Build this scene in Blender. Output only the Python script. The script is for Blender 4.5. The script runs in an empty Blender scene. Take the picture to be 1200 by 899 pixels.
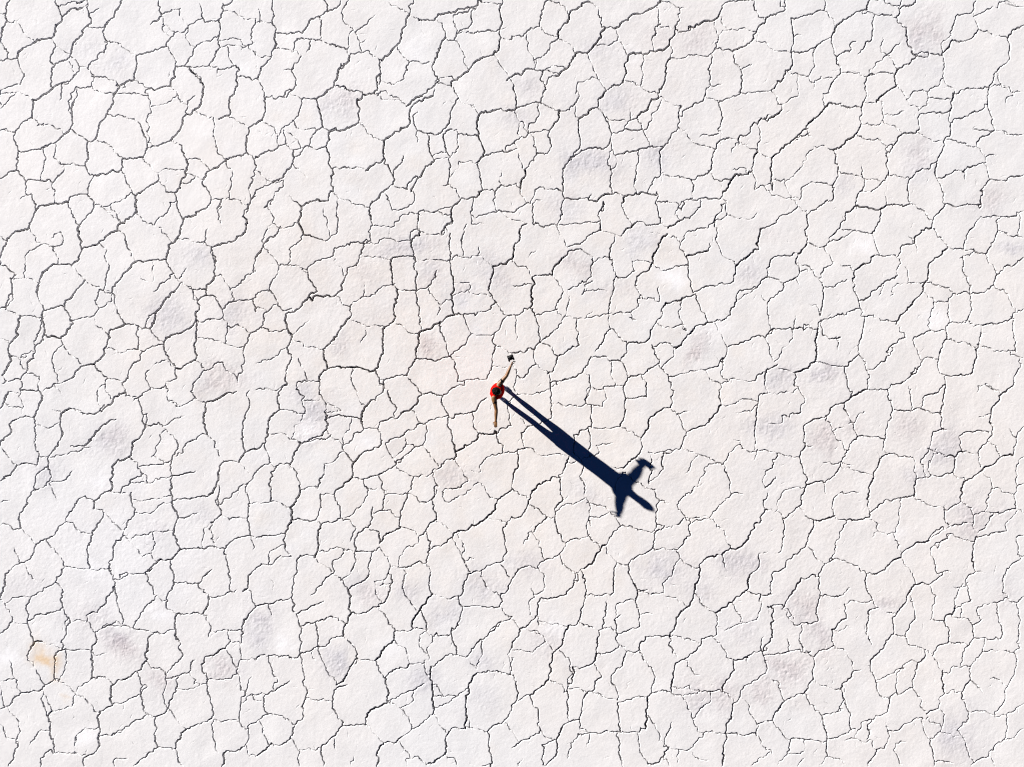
import bpy, bmesh, math, random
import numpy as np
from mathutils import Vector, Matrix

scene = bpy.context.scene
COL = scene.collection
R = math.radians

# ------------------------------------------------------------------ camera, sky, sun, exposure
S = 47.0                      # photo pixels (of 1200) per metre on the ground
CAM_H = 1200.0 / S * 28.0 / 36.0
SUN_EL, SUN_AZ = R(19.5), R(142.4)          # azimuth of the sun counter-clockwise from +x

cam_d = bpy.data.cameras.new('camera')
cam = bpy.data.objects.new('camera', cam_d)
COL.objects.link(cam)
cam.location = (0, 0, CAM_H)
cam.rotation_euler = (0, 0, 0)
cam_d.lens = 28.0
cam_d.sensor_width = 36.0
cam_d.clip_start = 0.1
cam_d.clip_end = 5000
scene.camera = cam

world = bpy.data.worlds.new('World')
scene.world = world
world.use_nodes = True
nt = world.node_tree
nt.nodes.clear()
sky = nt.nodes.new('ShaderNodeTexSky')
sky.sky_type = 'NISHITA'
sky.sun_disc = False
sky.sun_elevation = SUN_EL
sky.sun_rotation = math.pi / 2 - SUN_AZ       # Nishita: clockwise from +y
sky.altitude = 4500
sky.air_density = 0.13
sky.dust_density = 0.0
sky.ozone_density = 10.0
bg = nt.nodes.new('ShaderNodeBackground')
bg.inputs['Strength'].default_value = 0.065
wo = nt.nodes.new('ShaderNodeOutputWorld')
nt.links.new(sky.outputs[0], bg.inputs['Color'])
nt.links.new(bg.outputs[0], wo.inputs['Surface'])

sun_d = bpy.data.lights.new('sun', 'SUN')
sun_d.energy = 5.0
sun_d.angle = R(0.5)
sun_d.color = (1.0, 0.968, 0.945)
sun = bpy.data.objects.new('sun', sun_d)
COL.objects.link(sun)
sdir = Vector((math.cos(SUN_AZ) * math.cos(SUN_EL), math.sin(SUN_AZ) * math.cos(SUN_EL), math.sin(SUN_EL)))
sun.rotation_euler = sdir.to_track_quat('Z', 'Y').to_euler()
sun.location = sdir * 60

scene.view_settings.view_transform = 'Standard'
scene.view_settings.look = 'None'
scene.view_settings.gamma = 1.0
scene.view_settings.exposure = 1.54
scene.view_settings.use_curve_mapping = False
scene.cycles.filter_width = 1.15

# ------------------------------------------------------------------ helpers
def tag(o, label=None, cat=None, kind=None, group=None):
    if label: o['label'] = label
    if cat: o['category'] = cat
    if kind: o['kind'] = kind
    if group: o['group'] = group
    return o

def P(px, py, h=0.0):
    """A photo pixel as a point at height h in the world (used for measuring the pose)."""
    k = (CAM_H - h) / CAM_H / S
    return Vector(((px - 600) * k, (449.5 - py) * k, h))

def principled(name, col, rough=0.6, **kw):
    m = bpy.data.materials.new(name)
    m.use_nodes = True
    b = m.node_tree.nodes['Principled BSDF']
    b.inputs['Base Color'].default_value = (*col, 1)
    b.inputs['Roughness'].default_value = rough
    for k, v in kw.items():
        b.inputs[k].default_value = v
    return m

def add_noise_colour(m, c1, c2, scale, bump=0.0, bscale=None, detail=4):
    t = m.node_tree
    b = t.nodes['Principled BSDF']
    tc = t.nodes.new('ShaderNodeTexCoord')
    n = t.nodes.new('ShaderNodeTexNoise')
    n.inputs['Scale'].default_value = scale
    n.inputs['Detail'].default_value = detail
    t.links.new(tc.outputs['Object'], n.inputs['Vector'])
    r = t.nodes.new('ShaderNodeValToRGB')
    r.color_ramp.elements[0].position = 0.35
    r.color_ramp.elements[0].color = (*c1, 1)
    r.color_ramp.elements[1].position = 0.65
    r.color_ramp.elements[1].color = (*c2, 1)
    t.links.new(n.outputs['Fac'], r.inputs['Fac'])
    t.links.new(r.outputs['Color'], b.inputs['Base Color'])
    if bump:
        n2 = t.nodes.new('ShaderNodeTexNoise')
        n2.inputs['Scale'].default_value = bscale or scale
        n2.inputs['Detail'].default_value = 3
        t.links.new(tc.outputs['Object'], n2.inputs['Vector'])
        bp = t.nodes.new('ShaderNodeBump')
        bp.inputs['Strength'].default_value = bump
        bp.inputs['Distance'].default_value = 0.01
        t.links.new(n2.outputs['Fac'], bp.inputs['Height'])
        t.links.new(bp.outputs['Normal'], b.inputs['Normal'])

# ------------------------------------------------------------------ the cracked salt flat
# Each line: crack class (1 hairline, 2 medium, 3 wide) and its course in half photo pixels.
CRACKS = """
3 24,0 14,21 17,49 10,63 4,78
1 0,33 10,32
1 18,52 35,49 53,70 65,89 79,93
2 2,95 11,115 18,138 41,136
2 0,145 18,138
2 131,0 138,20 145,38
1 168,4 193,7
2 180,8 195,4 199,0
3 193,19 173,20 146,40 131,58 120,90
1 193,19 206,10 205,0
3 120,90 88,93 65,108 41,138
2 41,138 48,160 58,179 50,190 48,198
1 48,198 20,204 11,208
1 120,90 131,109 150,120 165,131
2 128,115 119,134 124,151
2 160,131 131,150 123,175 119,198
3 206,10 208,30 206,60 193,73 173,100 168,131
2 208,33 220,29 233,20
3 288,0 280,15 260,45 248,63
1 248,63 230,66 213,65
2 243,65 246,90 245,124 215,145 208,163
2 168,131 175,138 188,156 178,175 165,190 145,194
1 163,145 171,165
1 208,163 188,156
2 373,0 378,33
2 403,24 378,33
1 378,35 383,50 381,70
3 375,40 368,50 353,58
1 423,20 431,50 443,60
1 390,59 400,71 411,75
2 390,109 398,93 415,75 433,75 441,66
2 320,131 345,123 365,116 390,110
1 265,99 283,103 290,113 306,123 320,129
3 319,134 318,168 313,189 285,201
1 313,189 324,191
2 215,179 238,180 260,188 281,201
1 208,163 220,176 215,203 233,216
2 215,203 178,204 169,218 160,238
3 145,195 128,204 105,221 76,234
2 144,195 144,220 141,235
1 165,190 153,198 143,198
3 76,234 75,275
2 75,278 56,285 39,305 33,325 43,353
1 78,278 93,291 120,294 143,303
1 88,295 103,290
1 0,220 39,216 60,224 76,234
1 38,216 23,230 0,256
1 3,223 3,245
1 0,308 10,303
1 20,308 35,310
3 173,240 169,270 166,303 145,320 131,334
1 180,228 173,240
2 131,334 103,345 70,353 44,354 39,373 39,399
3 39,399 23,403 10,415 0,418
2 39,399 55,415 61,425 60,450
2 63,425 83,422 108,426 124,429
1 103,345 103,360 108,373 95,415
1 100,350 120,336
1 131,334 130,350 131,373
2 166,303 178,313 206,330
3 280,201 265,235 250,270 235,288 225,324 208,333
1 225,328 250,336 265,348 285,368
1 265,220 303,218 330,223
1 260,270 295,274 330,290
2 330,295 338,318 345,333 345,350
3 208,333 208,370 200,389
2 143,386 165,386 200,389 220,410
2 150,400 133,418 125,428
3 220,411 250,410 285,400
2 220,415 209,435 207,450
1 125,428 131,450
3 285,399 288,373 305,371 335,369
2 335,369 345,345 360,342 380,338 400,330
3 400,330 423,303 433,273 458,255 473,239 478,203 460,175 445,156
3 410,159 404,185 400,200 375,206 348,208
2 410,159 424,156 445,156
1 408,133 415,156
1 348,208 348,228 354,240 355,260 343,285 345,308 358,340
1 355,250 383,246 406,230
1 401,204 418,230 435,245
2 435,263 440,238 458,225
2 434,153 450,133 458,113
2 548,0 524,13 523,25
1 523,8 523,25
2 525,26 514,46 495,49 481,53
1 468,8 473,25 478,45
1 441,58 465,46
2 514,46 514,75 516,113
1 441,65 436,90 458,109
1 493,98 513,83
2 515,114 506,133 495,146
1 518,110 531,103
1 526,26 550,28 560,38 575,44
1 570,45 600,44
1 525,94 540,90 565,93
2 598,53 593,65 588,93
1 535,106 565,108 580,110
2 575,110 598,100
1 588,118 600,123
1 530,108 540,140 553,153
2 553,156 530,161 515,163
1 448,156 480,156 513,159 509,180
1 455,165 473,185
3 553,156 556,178 550,220 539,240 539,270
2 556,180 575,181 600,183
3 538,270 523,276 513,281
1 453,258 480,270 513,278
1 535,273 565,290 583,299
1 500,280 503,325 525,370
2 600,293 583,299
3 583,299 578,325 579,358 550,368 525,380 493,400 480,420
2 579,358 595,373 596,400 593,425 583,443
1 595,373 600,368
2 480,423 485,440 488,450
1 435,373 470,374
3 438,375 435,415 423,433 416,448
2 420,338 431,360 438,373
1 400,330 421,339
1 335,370 353,390 370,408
1 371,403 390,395 415,398
2 370,425 345,440 334,448
1 371,425 388,440 390,450
1 438,408 455,413 475,421
1 440,430 456,419
1 293,408 303,435 309,450
1 370,408 370,425
1 295,205 273,201
1 540,395 543,435
2 74,455 80,473 83,488
1 48,468 65,458
1 128,450 129,470
3 333,450 318,460 320,498
3 320,498 303,513 278,528 276,541 258,548 230,573 193,585
3 160,474 105,483 85,490 75,515 68,535 45,543 18,560 8,583 0,605
2 160,474 173,459 205,456
2 205,456 220,483
2 220,483 215,498 198,515 186,528
2 160,475 168,495 178,515 179,525
3 186,528 185,548 190,570 190,585
3 193,585 185,610 168,623
1 0,553 10,563
1 220,483 245,484 275,475 310,455
1 260,483 268,495
1 238,485 260,503 278,515
2 310,453 318,460
1 68,536 85,558 100,573
1 100,573 123,578
2 123,578 133,600 136,620
1 123,579 145,574 149,564
1 121,558 129,548 140,545
1 63,595 85,581 95,574
1 65,593 59,620 58,648
3 136,620 115,629 99,639 91,665 86,685
2 138,623 168,623
2 0,620 20,631 38,645
2 86,685 95,710 103,728
1 33,655 55,652 75,654 90,663
1 38,645 33,655
2 25,653 29,670 25,690 18,705 13,720 0,725
1 31,690 25,708 14,724
1 13,728 43,740 75,741 98,746
3 48,745 44,765 43,785 25,805 23,830
1 0,795 23,806
2 98,746 96,770 80,800
3 103,728 100,750 103,780
2 103,728 125,723 150,720
3 198,658 178,683 154,705 153,720
1 168,623 185,643 200,656
1 200,656 215,668 240,680 260,685
2 153,723 163,740 164,768
3 165,770 155,785 143,794 108,786
1 165,755 193,745
1 164,750 173,760
2 223,705 233,680 258,681
1 260,708 233,723 220,740 223,760 253,784
2 265,688 273,720 293,758
3 318,615 300,635 280,658 265,673 264,688
1 264,688 260,708
2 323,611 350,611 385,608
2 285,545 298,575 308,600
1 240,578 245,600 255,623
2 260,625 250,650 248,663
1 323,500 340,520 360,528 378,533 385,548
1 363,525 373,510
1 385,505 398,475
2 410,450 415,480 428,513
2 408,455 390,450
2 493,450 495,470 485,488 460,498
3 460,505 433,511 423,533 415,556
3 415,558 395,575 390,603
1 418,555 445,563 470,569 495,578
2 390,603 395,623 408,640
1 408,640 435,670
2 424,650 430,638 438,628
1 360,640 361,623
1 330,648 345,660
2 405,643 385,663 370,680 360,683
3 410,683 390,698 378,718 365,735 350,740
3 365,740 358,758 348,770
2 348,770 320,763 293,760
3 293,760 273,770 255,785 250,810 245,830 223,850
2 323,770 325,795 323,820
1 353,773 365,790 380,800
2 383,808 355,813 333,823
1 253,818 265,818
1 280,828 300,820 315,818
3 460,750 453,763 435,775 400,788 385,803 385,820
2 385,820 400,848 413,863
1 438,668 450,675 460,695 463,708
2 443,678 460,680 478,678
1 445,675 463,705
3 505,648 493,665 483,685
2 493,578 500,605 505,625 505,648
2 500,581 508,613
3 575,545 550,565 503,578
3 588,478 578,500
3 570,508 578,530 575,545
2 600,460 588,470 585,480
1 495,468 520,468 538,461 555,468 583,481
2 518,475 510,495 511,515
1 511,498 520,485
1 513,515 520,533
1 488,535 483,558
1 505,645 525,653 540,680
2 565,665 575,653 600,635
2 600,600 593,635
3 485,693 463,710 458,735 459,753 460,800 458,845
2 485,693 503,695 518,720 523,728
2 463,750 485,750 523,743
1 523,728 523,743
2 520,723 545,708 580,703 600,698
1 523,743 535,758 531,800
2 538,765 558,760
1 558,760 568,768
1 480,795 510,800 525,805 555,815 575,810
2 600,776 590,780 575,808 574,845
2 574,850 570,870 558,885
3 458,845 440,853 415,863
2 458,843 473,853 480,868
2 480,870 468,885 458,895
2 483,868 500,858 523,850
1 523,850 530,868 545,875 555,890
2 413,863 413,888
1 415,888 390,895
1 350,868 368,850 393,844 413,863
1 343,874 346,895
2 330,843 310,858 300,880 290,898
3 223,853 198,858 175,880 153,894
1 148,808 160,823 180,840 193,855
2 223,858 238,873 250,885
2 153,894 125,898
3 105,785 103,798 85,810 78,833 65,855 61,873
2 61,873 48,890 15,893
3 24,838 15,868 5,880
1 30,835 48,843 55,865
1 63,874 78,875 93,890
1 123,840 129,825
1 123,840 128,870 135,890
1 48,840 73,823
2 248,898 253,888 270,889
1 38,645 25,653
1 555,890 558,900
1 5,880 15,893
2 15,893 5,900
2 595,710 600,730
1 50,838 63,835
3 20,919 11,940 0,958
2 53,900 49,925
1 20,919 48,921
1 49,925 53,960 13,946
2 53,915 90,915 100,928
2 130,900 110,910
1 123,903 145,925
3 100,930 90,958 80,980
2 60,975 35,985 23,1000
3 25,1000 20,1020 0,1043
1 123,961 143,965
3 165,958 145,970 141,995 145,1023
2 85,995 83,1043 93,1065 86,1093
1 83,998 110,1004 140,990
2 145,1023 128,1055 113,1073
1 93,1070 113,1070
1 0,1045 15,1065 40,1090
2 38,1093 80,1089
3 40,1090 20,1115 0,1128
2 113,1075 113,1093 121,1118
2 110,1095 85,1115 80,1145
2 120,1120 103,1143 73,1155
3 73,1155 60,1188 46,1205 50,1240
1 0,1178 23,1173
1 115,1130 128,1160 135,1175
1 123,1129 155,1125 170,1103
2 165,1045 200,1043 215,1033
2 145,1068 170,1058 215,1048
1 165,1043 168,1050
3 273,983 240,998 220,1023 203,1043
2 200,970 233,965 245,950
3 288,923 265,938 255,950 238,965
1 245,900 250,920 260,935
1 240,903 228,920
1 285,900 295,928 325,933
2 388,903 345,918 328,930
1 388,905 393,938
1 320,933 310,945
2 328,933 333,960 340,995
1 345,970 345,995
2 340,998 360,995 380,1000
1 380,1000 400,1020 415,1033
1 385,998 433,975
3 340,998 325,1030 310,1038 308,1060 300,1073
1 375,1020 368,1045
2 453,900 448,918 460,935
1 423,953 443,943
3 555,918 520,930 483,945
3 483,945 478,973 483,1010
2 415,1033 415,1055 403,1080 400,1100
2 483,1020 450,1033 430,1050
1 430,1060 410,1070
1 403,1080 385,1085 353,1070
2 300,1073 323,1085 330,1105 345,1118
1 330,1093 360,1090
3 300,1073 278,1078 263,1095 258,1125 258,1150
3 258,1155 235,1163 220,1175 220,1190
2 285,1148 305,1133 330,1118
1 328,1133 360,1130 395,1120 403,1115
3 405,1115 403,1160 410,1195 418,1213
2 405,1115 435,1110 460,1104
1 260,1148 280,1155 305,1163
1 305,1163 330,1175 370,1170 400,1163
2 308,1155 308,1175 315,1200
2 488,1018 503,1045 515,1070
2 585,915 585,945 578,965
2 580,965 569,990 570,1025 575,1060
3 600,1054 575,1061 560,1083
2 560,1083 525,1083
3 525,1083 515,1100 513,1125 503,1145 490,1158
1 560,1085 585,1110
2 600,1108 588,1128 578,1145
2 560,1143 543,1165 518,1183
2 490,1163 450,1168 410,1173
2 515,1140 510,1170 515,1190 520,1205
1 505,1173 515,1190
2 575,1145 585,1180 580,1220 588,1255
1 520,1205 538,1218 575,1215
2 518,1208 495,1225
1 495,1225 478,1240 475,1265
3 418,1213 408,1245 415,1265 423,1285
2 418,1215 445,1210
1 445,1210 468,1200
1 313,1260 340,1253 370,1246 403,1245
2 315,1208 300,1225 290,1248 288,1258
1 315,1205 355,1203 378,1183
2 185,1170 170,1195 155,1225 133,1245 123,1258
1 185,1170 200,1163
2 123,1258 85,1278
1 50,1240 70,1258 85,1275
1 0,1233 20,1230 48,1235
3 238,1218 218,1245 210,1278
2 210,1278 210,1325
1 220,1195 250,1205 270,1230 290,1245
2 288,1258 265,1283
2 265,1285 255,1320 258,1340
1 295,1258 320,1285 335,1305
1 335,1305 355,1300 365,1315
1 363,1270 355,1300
1 160,1225 190,1248
2 83,1280 78,1298 58,1318
2 58,1318 30,1330 13,1345
1 58,1320 68,1348
1 33,1283 45,1318
1 118,1280 145,1308 153,1328
2 153,1330 143,1345
1 153,1329 200,1333 250,1335
1 255,1330 265,1350
3 423,1288 400,1313 370,1315 350,1340
2 400,1315 408,1348
2 423,1288 465,1283 520,1285
1 500,1230 503,1273
2 588,1255 555,1263 530,1280 525,1295
1 583,1255 600,1263
2 525,1295 533,1325 538,1350
1 588,1258 593,1290
2 498,1335 480,1348
2 600,1335 583,1350
1 280,1348 320,1345
2 360,1325 340,1343
1 230,930 228,940
3 13,1353 14,1373 0,1398
1 0,1403 23,1431 30,1453
2 28,1459 10,1478 0,1487
1 38,1461 65,1464
1 70,1348 85,1363
2 145,1348 130,1366 100,1388 73,1398
1 73,1401 30,1401
2 73,1401 65,1433 65,1463 78,1498
2 131,1366 148,1388 143,1403 148,1426 163,1448
2 145,1426 108,1441 83,1443 70,1456
1 163,1448 175,1456
2 160,1453 155,1488 148,1518
1 165,1451 153,1466
2 73,1521 65,1548
3 98,1504 80,1506 73,1521
1 98,1504 115,1513 148,1524
2 183,1523 138,1526 128,1543 128,1563 130,1593
1 155,1541 153,1561
1 78,1553 95,1593
2 140,1593 128,1592 105,1606 88,1621
2 88,1622 50,1624 35,1633 25,1651 0,1663
1 23,1548 28,1573 40,1611 50,1623
1 0,1598 28,1593
1 3,1628 8,1648
1 130,1598 158,1608 175,1628
2 100,1633 110,1678
2 108,1631 120,1668
3 120,1671 119,1698 120,1731
2 120,1731 128,1748
1 88,1621 108,1633
1 120,1668 173,1648 178,1623 200,1601 215,1593
1 180,1628 195,1633 220,1663
2 268,1348 270,1373 250,1403 228,1436 203,1443
1 203,1443 203,1458 215,1473
2 270,1378 275,1398 273,1408 288,1461
1 300,1348 270,1358
2 345,1348 345,1363 360,1393
1 360,1393 388,1408
2 363,1406 345,1418 330,1438 318,1458
2 410,1348 408,1371 390,1403 390,1421
2 410,1367 465,1368 483,1351
1 390,1421 413,1438
2 465,1368 488,1398
2 488,1401 520,1398 540,1386 555,1383
3 490,1401 485,1423 473,1441
2 535,1348 540,1386
2 583,1348 583,1368 570,1386
1 578,1383 600,1421
3 600,1426 580,1448 565,1478
2 568,1478 570,1508
1 535,1476 565,1478
1 535,1478 535,1511 565,1511
3 415,1441 410,1468 420,1503
2 473,1441 455,1436 435,1440 415,1441
2 420,1503 418,1518 428,1533
2 430,1536 418,1551 403,1566
1 485,1443 495,1468 488,1496
1 493,1479 520,1479
2 273,1468 295,1466 320,1476 348,1479
1 295,1468 273,1456
2 273,1468 240,1473 223,1483
2 223,1483 218,1513 215,1538
3 215,1538 218,1568 213,1593
1 220,1533 250,1531
1 218,1531 203,1523
2 215,1588 235,1586 255,1593
2 350,1493 375,1486 408,1476
3 350,1493 345,1523 348,1543
3 345,1548 325,1573 305,1588 278,1594 265,1606
3 265,1606 260,1643
2 350,1558 373,1566 390,1583
2 325,1581 335,1608 330,1633 340,1668
1 345,1608 330,1623
1 390,1583 385,1648
2 395,1591 425,1581 443,1578
2 443,1578 448,1553 458,1548
3 528,1521 500,1538 480,1541 473,1558
2 473,1558 485,1588 485,1618 493,1643 500,1678
1 443,1576 455,1603 485,1603
1 440,1618 468,1606
1 485,1593 525,1593 555,1581
2 545,1543 555,1573 565,1618
1 565,1546 558,1563
2 418,1588 413,1621 395,1658
2 395,1663 365,1681
2 345,1676 315,1691 288,1711
1 340,1671 365,1681
2 295,1648 265,1651 235,1668
3 235,1668 229,1683 235,1718 228,1758
1 235,1726 260,1726
1 295,1643 325,1628
2 363,1688 368,1708 363,1738 370,1751
1 403,1668 423,1698 435,1708
2 500,1678 480,1693 440,1711
3 435,1711 423,1733 410,1756
2 410,1758 430,1796
2 370,1752 408,1754
2 370,1753 345,1771 313,1796
1 503,1686 500,1728 513,1766
1 500,1688 560,1691
2 590,1586 575,1623 565,1648 563,1693
1 568,1648 588,1628
1 560,1693 575,1708
2 600,1696 583,1701 580,1738
2 580,1743 555,1761 525,1766
3 525,1766 520,1798
1 578,1748 585,1773
2 48,1716 38,1736
1 90,1716 68,1748
2 43,1751 33,1768 30,1783 20,1798
2 120,1758 95,1778 95,1798
1 125,1766 175,1768 175,1748
1 200,1768 175,1763
2 220,1768 195,1783 200,1798
1 178,1728 190,1716 230,1706
1 0,1698 13,1723
1 265,1783 268,1798
1 268,1783 300,1778
1 23,1668 45,1693
2 639,0 642,30 641,60 646,75
1 604,15 610,33
1 600,52 628,54 640,59
2 646,76 644,114 635,133
1 646,76 646,114
2 646,78 670,79 690,79
2 690,79 709,78
3 709,79 728,46 750,41
2 750,41 768,28 790,20 800,0
2 758,0 768,24
2 750,41 755,48 752,83
2 818,0 805,20 804,43
1 804,43 815,58 826,66
2 690,100 708,90 733,93 750,94
1 750,94 773,105
3 773,105 798,111 815,116
2 731,91 728,108 719,123
1 644,114 665,115 693,118 708,131
3 638,133 613,158 605,185
2 705,133 700,145 688,158 695,188 688,210 663,228
1 665,165 690,160
2 605,185 615,203 621,230
2 621,229 638,225 663,228
3 621,231 619,268 615,281 600,290
2 663,228 688,210
1 680,216 708,233 740,234
1 708,233 703,260 678,293 655,318 650,320
3 745,231 763,218 783,200 788,188
3 788,188 796,160 819,143 820,133
1 815,116 819,131 840,123 860,119
1 815,116 818,85 823,75
1 826,66 838,83 845,98 848,118
1 848,100 858,93
1 835,75 860,58 880,35
1 860,119 875,133 888,143
2 800,150 796,163
3 960,33 953,60 940,80 934,103 920,115 890,138
2 970,0 958,15 960,33
1 910,5 940,23 958,30
1 980,43 963,35
2 980,44 998,48 1016,49
1 934,105 940,125 960,145
3 1125,0 1115,15 1080,21 1040,33 1023,41 1018,49
2 1115,20 1080,30 1063,36
2 1118,18 1105,30 1103,58
1 1023,48 1038,65 1045,78
3 1044,86 1028,115 1025,135 1016,150
1 1045,88 1065,94 1073,78 1105,60
1 1063,36 1070,65 1065,90
2 1016,150 1015,165 1025,185
1 960,145 990,150 1006,145
2 960,146 950,170 948,185
1 948,185 940,190
2 890,140 892,165 889,195
1 889,200 903,194 925,198
3 878,220 885,200 890,175
1 1025,185 1035,183 1055,180
1 1028,188 1020,200
3 1030,190 1015,205 995,220 970,235 953,249
1 878,220 900,235
1 888,220 935,230 953,249
3 1173,88 1169,118 1155,130 1135,135 1115,145 1093,170 1068,188 1060,200
1 1028,196 1055,201
2 1178,0 1173,30 1178,50 1173,68
1 1130,5 1160,8
1 1170,70 1190,63
2 1170,70 1120,74 1108,78
2 1173,70 1175,88
1 1178,89 1200,93
1 1073,98 1085,120 1090,150 1100,165
1 1163,133 1175,155 1193,178
2 1188,189 1200,181
1 1060,203 1068,218 1075,230
1 1075,230 1093,245 1110,253
3 1200,260 1155,259 1124,270 1118,285
1 1110,245 1124,270
3 1118,285 1120,318 1130,340 1133,368 1120,380
2 1070,235 1056,265 1053,290 1035,310
2 1035,310 1000,313 978,305
3 1015,225 990,238 968,248 961,260 961,290
1 980,260 968,273 973,295 981,308
1 980,308 978,335
3 961,290 950,300 920,318 900,330
3 745,231 750,260 756,285 758,298
1 708,233 740,235
2 758,298 735,315
1 738,300 713,306 695,300
1 695,300 690,285
1 783,200 810,204
2 795,204 820,213 850,216
3 838,233 850,220 875,219
3 838,233 843,260 841,288 815,299 785,305 774,309
3 774,309 773,328 764,343
2 775,305 788,300
1 758,298 773,305
2 764,345 740,351 718,343 688,350
3 688,353 685,385 665,415 640,428
1 690,368 705,363
3 600,368 630,353 660,341
1 675,343 668,320 665,305
1 675,343 688,353
1 618,285 645,303 653,320 650,335
1 845,290 860,310 875,323 900,330
1 665,305 690,320 700,330
2 764,345 773,373 780,395
3 780,395 776,430 779,448
2 780,398 800,395 833,391
1 835,393 858,400
3 900,331 900,368 890,383 858,400
2 900,368 913,395 923,415 923,433
2 945,365 940,383 923,400 923,415
2 1003,315 1010,360 1015,375
2 1060,303 1040,315 1043,345 1055,371
1 1060,303 1075,313
2 1075,316 1100,318 1118,318
1 1073,320 1075,343
1 1055,371 1020,375
3 1020,376 995,398 978,420 965,448
2 975,413 958,430 956,445
2 1053,378 1053,415 1050,433
1 1075,385 1075,378 1118,378
2 1130,370 1155,358 1185,358 1200,353
1 1185,350 1200,341
2 1120,383 1128,425
1 1175,400 1170,425
2 1200,435 1178,434 1165,445
1 1130,445 1155,444
2 920,433 900,450
1 920,433 933,440 955,443
1 1035,435 1053,433 1070,443
1 700,395 720,415
1 640,428 665,423 663,440
2 640,428 620,435 600,448
1 640,428 620,418 600,400
1 1025,360 1045,358
1 1193,178 1200,188
1 600,130 613,135 638,131
1 645,450 640,470 625,483
2 638,468 620,488
1 635,495 643,510 640,525 625,540
1 643,525 668,535
3 653,543 635,555 618,573 608,593 600,605
1 618,578 633,595 645,608 655,623
1 655,623 670,620
2 653,623 648,645 633,668
2 633,668 635,683 645,698 653,718 668,730
3 783,450 770,465 740,471 708,484 706,500 700,518 709,550
2 679,460 690,473 705,484
2 713,550 703,565 690,575 678,585 680,600 674,620
2 713,550 735,555 768,563
1 783,453 793,465 820,470 835,480 863,486
1 793,465 790,495 793,515 785,550 773,558
1 760,488 765,510 773,545 775,558
3 898,450 883,468 868,483 865,495 870,515
2 905,455 915,478 920,493
1 920,493 950,488 970,475 963,450
1 863,543 870,530 880,528 900,530 915,533
2 865,543 868,565 860,569
2 788,581 810,578 850,570 870,565
1 878,573 890,563 913,559 935,568 963,564
1 915,533 913,558
2 853,570 848,593 840,610 835,623 815,629
3 815,629 810,648 800,668 793,685 783,695
1 783,581 780,598
2 780,598 755,608 740,613 720,633
2 720,633 723,650 735,670 743,683
1 785,598 789,623 803,628 805,645
1 708,633 718,640
1 675,623 705,628 718,633
3 783,695 750,694 733,705
3 740,685 720,703 700,725 670,736
2 743,683 748,683
1 845,605 865,601 895,606 920,603
2 920,604 945,600 968,600
3 923,605 918,625 920,653
2 920,653 930,678
2 985,495 980,520 985,543
3 985,545 965,563 970,600
1 963,545 980,538
1 963,545 965,563
2 985,495 1015,498
1 985,543 1005,549 1035,553
2 1035,553 1045,530 1063,520
1 1015,498 1040,505 1060,500
1 1035,490 1058,485
3 1130,450 1115,464 1083,465 1063,483 1058,500 1063,515
2 1110,468 1108,523
2 1060,520 1043,533 1038,550
1 1108,505 1138,503 1170,493 1200,500
2 1160,450 1160,478
1 1105,528 1135,525
2 1095,525 1085,553 1083,573
2 1056,548 1053,573 1058,595 1053,610
1 973,600 970,610
2 970,603 970,625 975,650 975,683
2 933,679 975,683
2 976,680 1005,670 1018,653 1025,633
1 1008,673 1008,688
1 1000,608 1028,610 1053,609
1 1058,610 1093,603 1120,600
1 1120,600 1123,578
1 1120,600 1140,615
3 1053,613 1058,635 1063,665 1058,690 1060,725 1065,738
2 978,685 983,720 983,760
3 933,679 930,710 923,730 920,753
2 920,753 903,768
1 855,663 855,685 845,700 825,713
1 880,690 895,673 920,668
1 790,695 805,715
2 825,715 820,728 823,743
3 820,744 800,765 790,785 775,805 758,819
1 823,750 845,758 860,766 900,763
1 858,768 855,790 845,805
1 923,758 945,765 955,778 980,785
3 903,770 898,790 898,825 888,850 878,868
3 1065,739 1040,750 1020,760 1000,773 983,783
1 1065,738 1075,740
2 1065,740 1093,736 1120,733 1150,725 1155,715
1 1025,740 1030,718 1045,703
1 1063,693 1100,680 1100,663
1 1063,663 1080,663
1 1100,685 1130,688 1150,695
3 1200,609 1175,618 1155,625 1150,655 1145,680
2 1145,680 1155,700 1165,710
1 1143,613 1155,623
1 1165,710 1175,728 1188,740
2 1200,739 1188,740 1175,760 1158,783
1 1158,783 1105,785
2 1105,780 1093,760 1088,745
2 1033,755 1038,785 1048,805 1055,835
2 1105,785 1095,800 1070,823 1055,835
2 1055,835 1033,843 1023,850
3 983,783 983,805 975,820 975,840
2 978,840 1000,841 1020,845
3 975,843 958,863 953,880
2 955,881 925,883 905,893
2 1058,838 1065,860 1070,895
2 1158,785 1163,810 1155,830 1153,860 1143,888
1 1155,858 1188,860
1 1165,813 1190,823
1 1075,895 1105,890 1140,890
3 878,869 850,865 820,861 768,864
3 758,820 763,845 768,863 748,893
2 878,870 890,888 890,900
2 893,890 903,888
1 828,868 823,885
1 690,783 703,768 725,750
1 693,800 720,815 758,819
1 703,850 713,865 720,893
1 700,840 708,858
2 698,895 725,893 748,893
3 670,738 673,760 683,793
2 683,795 673,815 683,835 683,843
2 683,843 673,865 669,885 673,898
1 600,853 615,845 635,843
1 643,838 658,820 675,813
2 600,778 610,768 638,778 665,773
2 613,765 618,738 638,719
1 600,723 620,725
1 600,690 610,685 630,683
1 668,728 683,723
1 935,518 945,503 960,498
2 600,914 628,910
1 673,905 638,915
2 675,903 655,918 650,935 653,963
3 653,963 633,980 628,1010 620,1038
2 623,1038 600,1053
2 695,900 695,913 715,930
1 713,930 715,970
2 750,900 755,930 765,955 768,975
3 768,975 770,993 765,1008 745,1023
1 750,933 730,938
1 765,965 790,965
1 770,945 800,963
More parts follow.
